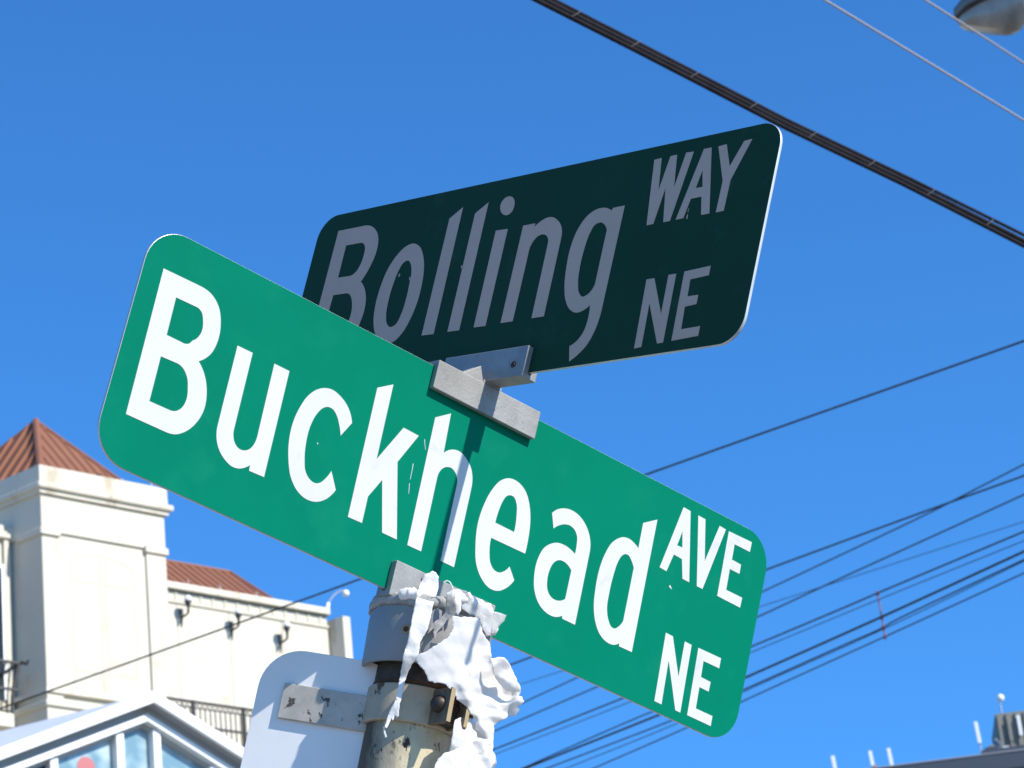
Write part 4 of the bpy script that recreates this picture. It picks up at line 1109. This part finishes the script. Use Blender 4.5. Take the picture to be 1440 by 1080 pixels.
# wrap round the rim of the cap
def lump_ring(name, a0, a1, r0, w, h, zc, mt, seed, n=140):
    mb = MB(); vs = []; fs = []
    m = 10
    for i in range(n + 1):
        a = a0 + (a1 - a0) * i / n
        fade = min(1.0, 6 * min(i, n - i) / n + 0.25)
        for k in range(m):
            b = 2 * math.pi * k / m
            q = V((math.cos(a) * 6, math.sin(a) * 6, b * 0.6 + seed))
            d = 1 + 0.55 * noise.noise(q) + 0.35 * noise.noise(q * 3.1)
            rr_ = r0 + w * fade * d * math.cos(b); zz = zc + h * fade * d * math.sin(b) + 0.0012 * noise.noise(V((a * 4, seed, 0)))
            vs.append(PP(rr_ * math.sin(a), rr_ * math.cos(a), zz))
    for i in range(n):
        for k in range(m):
            fs.append((i * m + k, i * m + (k + 1) % m, (i + 1) * m + (k + 1) % m, (i + 1) * m + k))
    fs += [tuple(range(m)), tuple(range(n * m, (n + 1) * m))]
    return mb.add(vs, fs).build(name, M[mt], tape, smooth=True)
lump_ring('tape_wrap', rad(-150), rad(35), 0.0595, 0.0022, 0.0056, -0.0075, 'tape_grey', 1.0)
lump_ring('tape_wrap', rad(-36), rad(-14), 0.0605, 0.0045, 0.0050, -0.0035, 'tape', 2.0, 50)
lump_ring('tape_wrap', rad(8), rad(62), 0.0615, 0.0050, 0.0065, 0.0015, 'tape', 3.0, 70)
lump_ring('tape_wrap', rad(40), rad(75), 0.0600, 0.0050, 0.0080, -0.0120, 'tape', 5.0, 50)
film('torn_shred', [(628, 838), (634, 836), (640, 843), (642, 856), (640, 864), (634, 868), (629, 872), (623, 880), (617, 886), (613, 891), (611.5, 900), (609.5, 893), (610, 884), (604, 889), (600, 893),
                    (605, 880), (613, 873), (621, 868), (625, 862), (627, 850)], lambda x, z: 0.0655, 'tape_grey', tape, 0.0015, 0.0030, 6.0, 0.06, 0.0006, 0.0008)
film('torn_shred', [(640, 834), (646, 838), (649, 848), (648, 858), (643, 866), (640, 860), (637, 848)], lambda x, z: 0.068, 'tape', tape, 0.0015, 0.0030, 7.0, 0.06, 0.0006, 0.0006)
# a loose thread
a_ = [PP.px(x, y, 0.07) for x, y in ((624, 819), (628, 816.5), (632, 818), (635, 823), (637, 829))]
MB().tube([PP(x, 0.07, z) for x, z in a_], 0.0006, 5).build('thread', M['tape'], tape)

bag = thing('plastic_bag', PP(0.03, 0.05, -0.12), 'crumpled torn white plastic sheet flapping from the right side of the pole', 'plastic sheet')
def yb(x, z):
    r_ = 0.066 - 0.006 * max(0.0, min(1.0, (-0.03 - z) / 0.08))
    xx = min(abs(x), r_ * 0.92)
    y = math.sqrt(r_ * r_ - xx * xx)
    if x > r_ * 0.92: y = max(0.0, math.sqrt(r_ * r_ * (1 - .92 ** 2)) - (x - r_ * 0.92) * 0.35)
    return y + 0.012
film('upper_sheet', [(636, 866.5), (655, 867.5), (674.5, 869), (678, 888), (688, 904), (690.5, 917), (691, 928), (696, 927), (701, 924.5), (708, 924.5), (714, 930), (718.5, 938), (722, 946), (726, 954), (731, 965), (732.5, 972),
                     (729, 978), (735, 980), (737, 986), (733, 991), (728, 993), (729.5, 1001), (726, 1006), (716, 1007.5), (707, 1012), (697, 1018), (694, 1020), (695, 1030), (692, 1038),
                     (684, 1042), (671, 1037), (668, 1020), (665, 1005), (661, 1004), (659, 996), (652, 990), (643, 984), (640, 977), (634, 971), (628, 963), (620, 959.5), (611, 960.5), (603, 957), (599, 950), (596, 942),
                     (588, 934), (583.5, 928), (587, 921), (594, 918), (601, 915.5), (608, 911), (616, 905), (624, 900), (630, 896), (633, 890), (638, 884)],
     yb, 'plastic', bag, 0.0016, lambda x, z: 0.0016 + 0.0078 * max(0.0, min(1.0, (x - 0.030) / 0.035 + (-0.05 - z) * 6)), 11.0, 0.06, 0.0003, 0.0010)
film('side_flap', [(690, 926), (701, 924.5), (708, 924.5), (714, 930), (718.5, 938), (722, 946), (726, 954), (731, 965), (732.5, 972), (722, 974), (710, 970), (700, 960), (693, 945)],
     lambda x, z: yb(x, z) + 0.016 - 0.3 * max(0, x - 0.06), 'plastic', bag, 0.0016, 0.0065, 15.0, 0.06, 0.0003, 0.0008)
film('lower_sheet', [(640, 1012), (650, 1008), (662, 1010), (668, 1020), (671, 1037), (684, 1040), (693, 1033), (694, 1050), (692.5, 1055), (697, 1064), (698.5, 1072), (695, 1080), (690, 1110), (672, 1132), (640, 1140), (612, 1130), (604, 1100),
                     (611, 1078), (616, 1067), (625, 1060), (632, 1057), (634, 1046), (637, 1030)],
     lambda x, z: yb(x, z) + 0.004, 'plastic', bag, 0.0020, 0.0058, 17.0, 0.06, 0.0003, 0.0010)
film('front_fold', [(613, 1076), (620, 1064), (633, 1057), (650, 1050), (668, 1041), (680, 1040), (690, 1046), (694, 1060), (697, 1070), (690, 1082), (684, 1110), (650, 1128), (618, 1120), (606, 1098)],
     lambda x, z: yb(x, z) + 0.015, 'plastic', bag, 0.0020, 0.0060, 23.0, 0.06, 0.0003, 0.0012)
fl_ = thing('clear_film', PP(0.05, 0.06, -0.02), 'cloudy clear plastic film sticking out beside the cap over the green sign', 'plastic film')
film('film', [(643, 833), (648, 829), (656, 831), (663, 840), (670, 846), (680, 850), (686, 853), (691, 858), (692, 870), (690, 893), (684, 895), (679, 884), (673, 868), (660, 864), (650, 856), (645, 846)],
     lambda x, z: 0.060 - 0.5 * max(0, x - 0.03), 'clear', fl_, 0.0020, 0.0025, 31.0, 0.06, 0.0003, 0.0006)
film('film', [(687, 858), (700, 861), (712, 865), (709, 873), (702, 880), (695, 890), (691, 892), (690, 872)],
     lambda x, z: 0.045 - 0.5 * max(0, x - 0.05), 'clear', fl_, 0.0020, 0.0015, 33.0, 0.06, 0.0002, 0.0004)
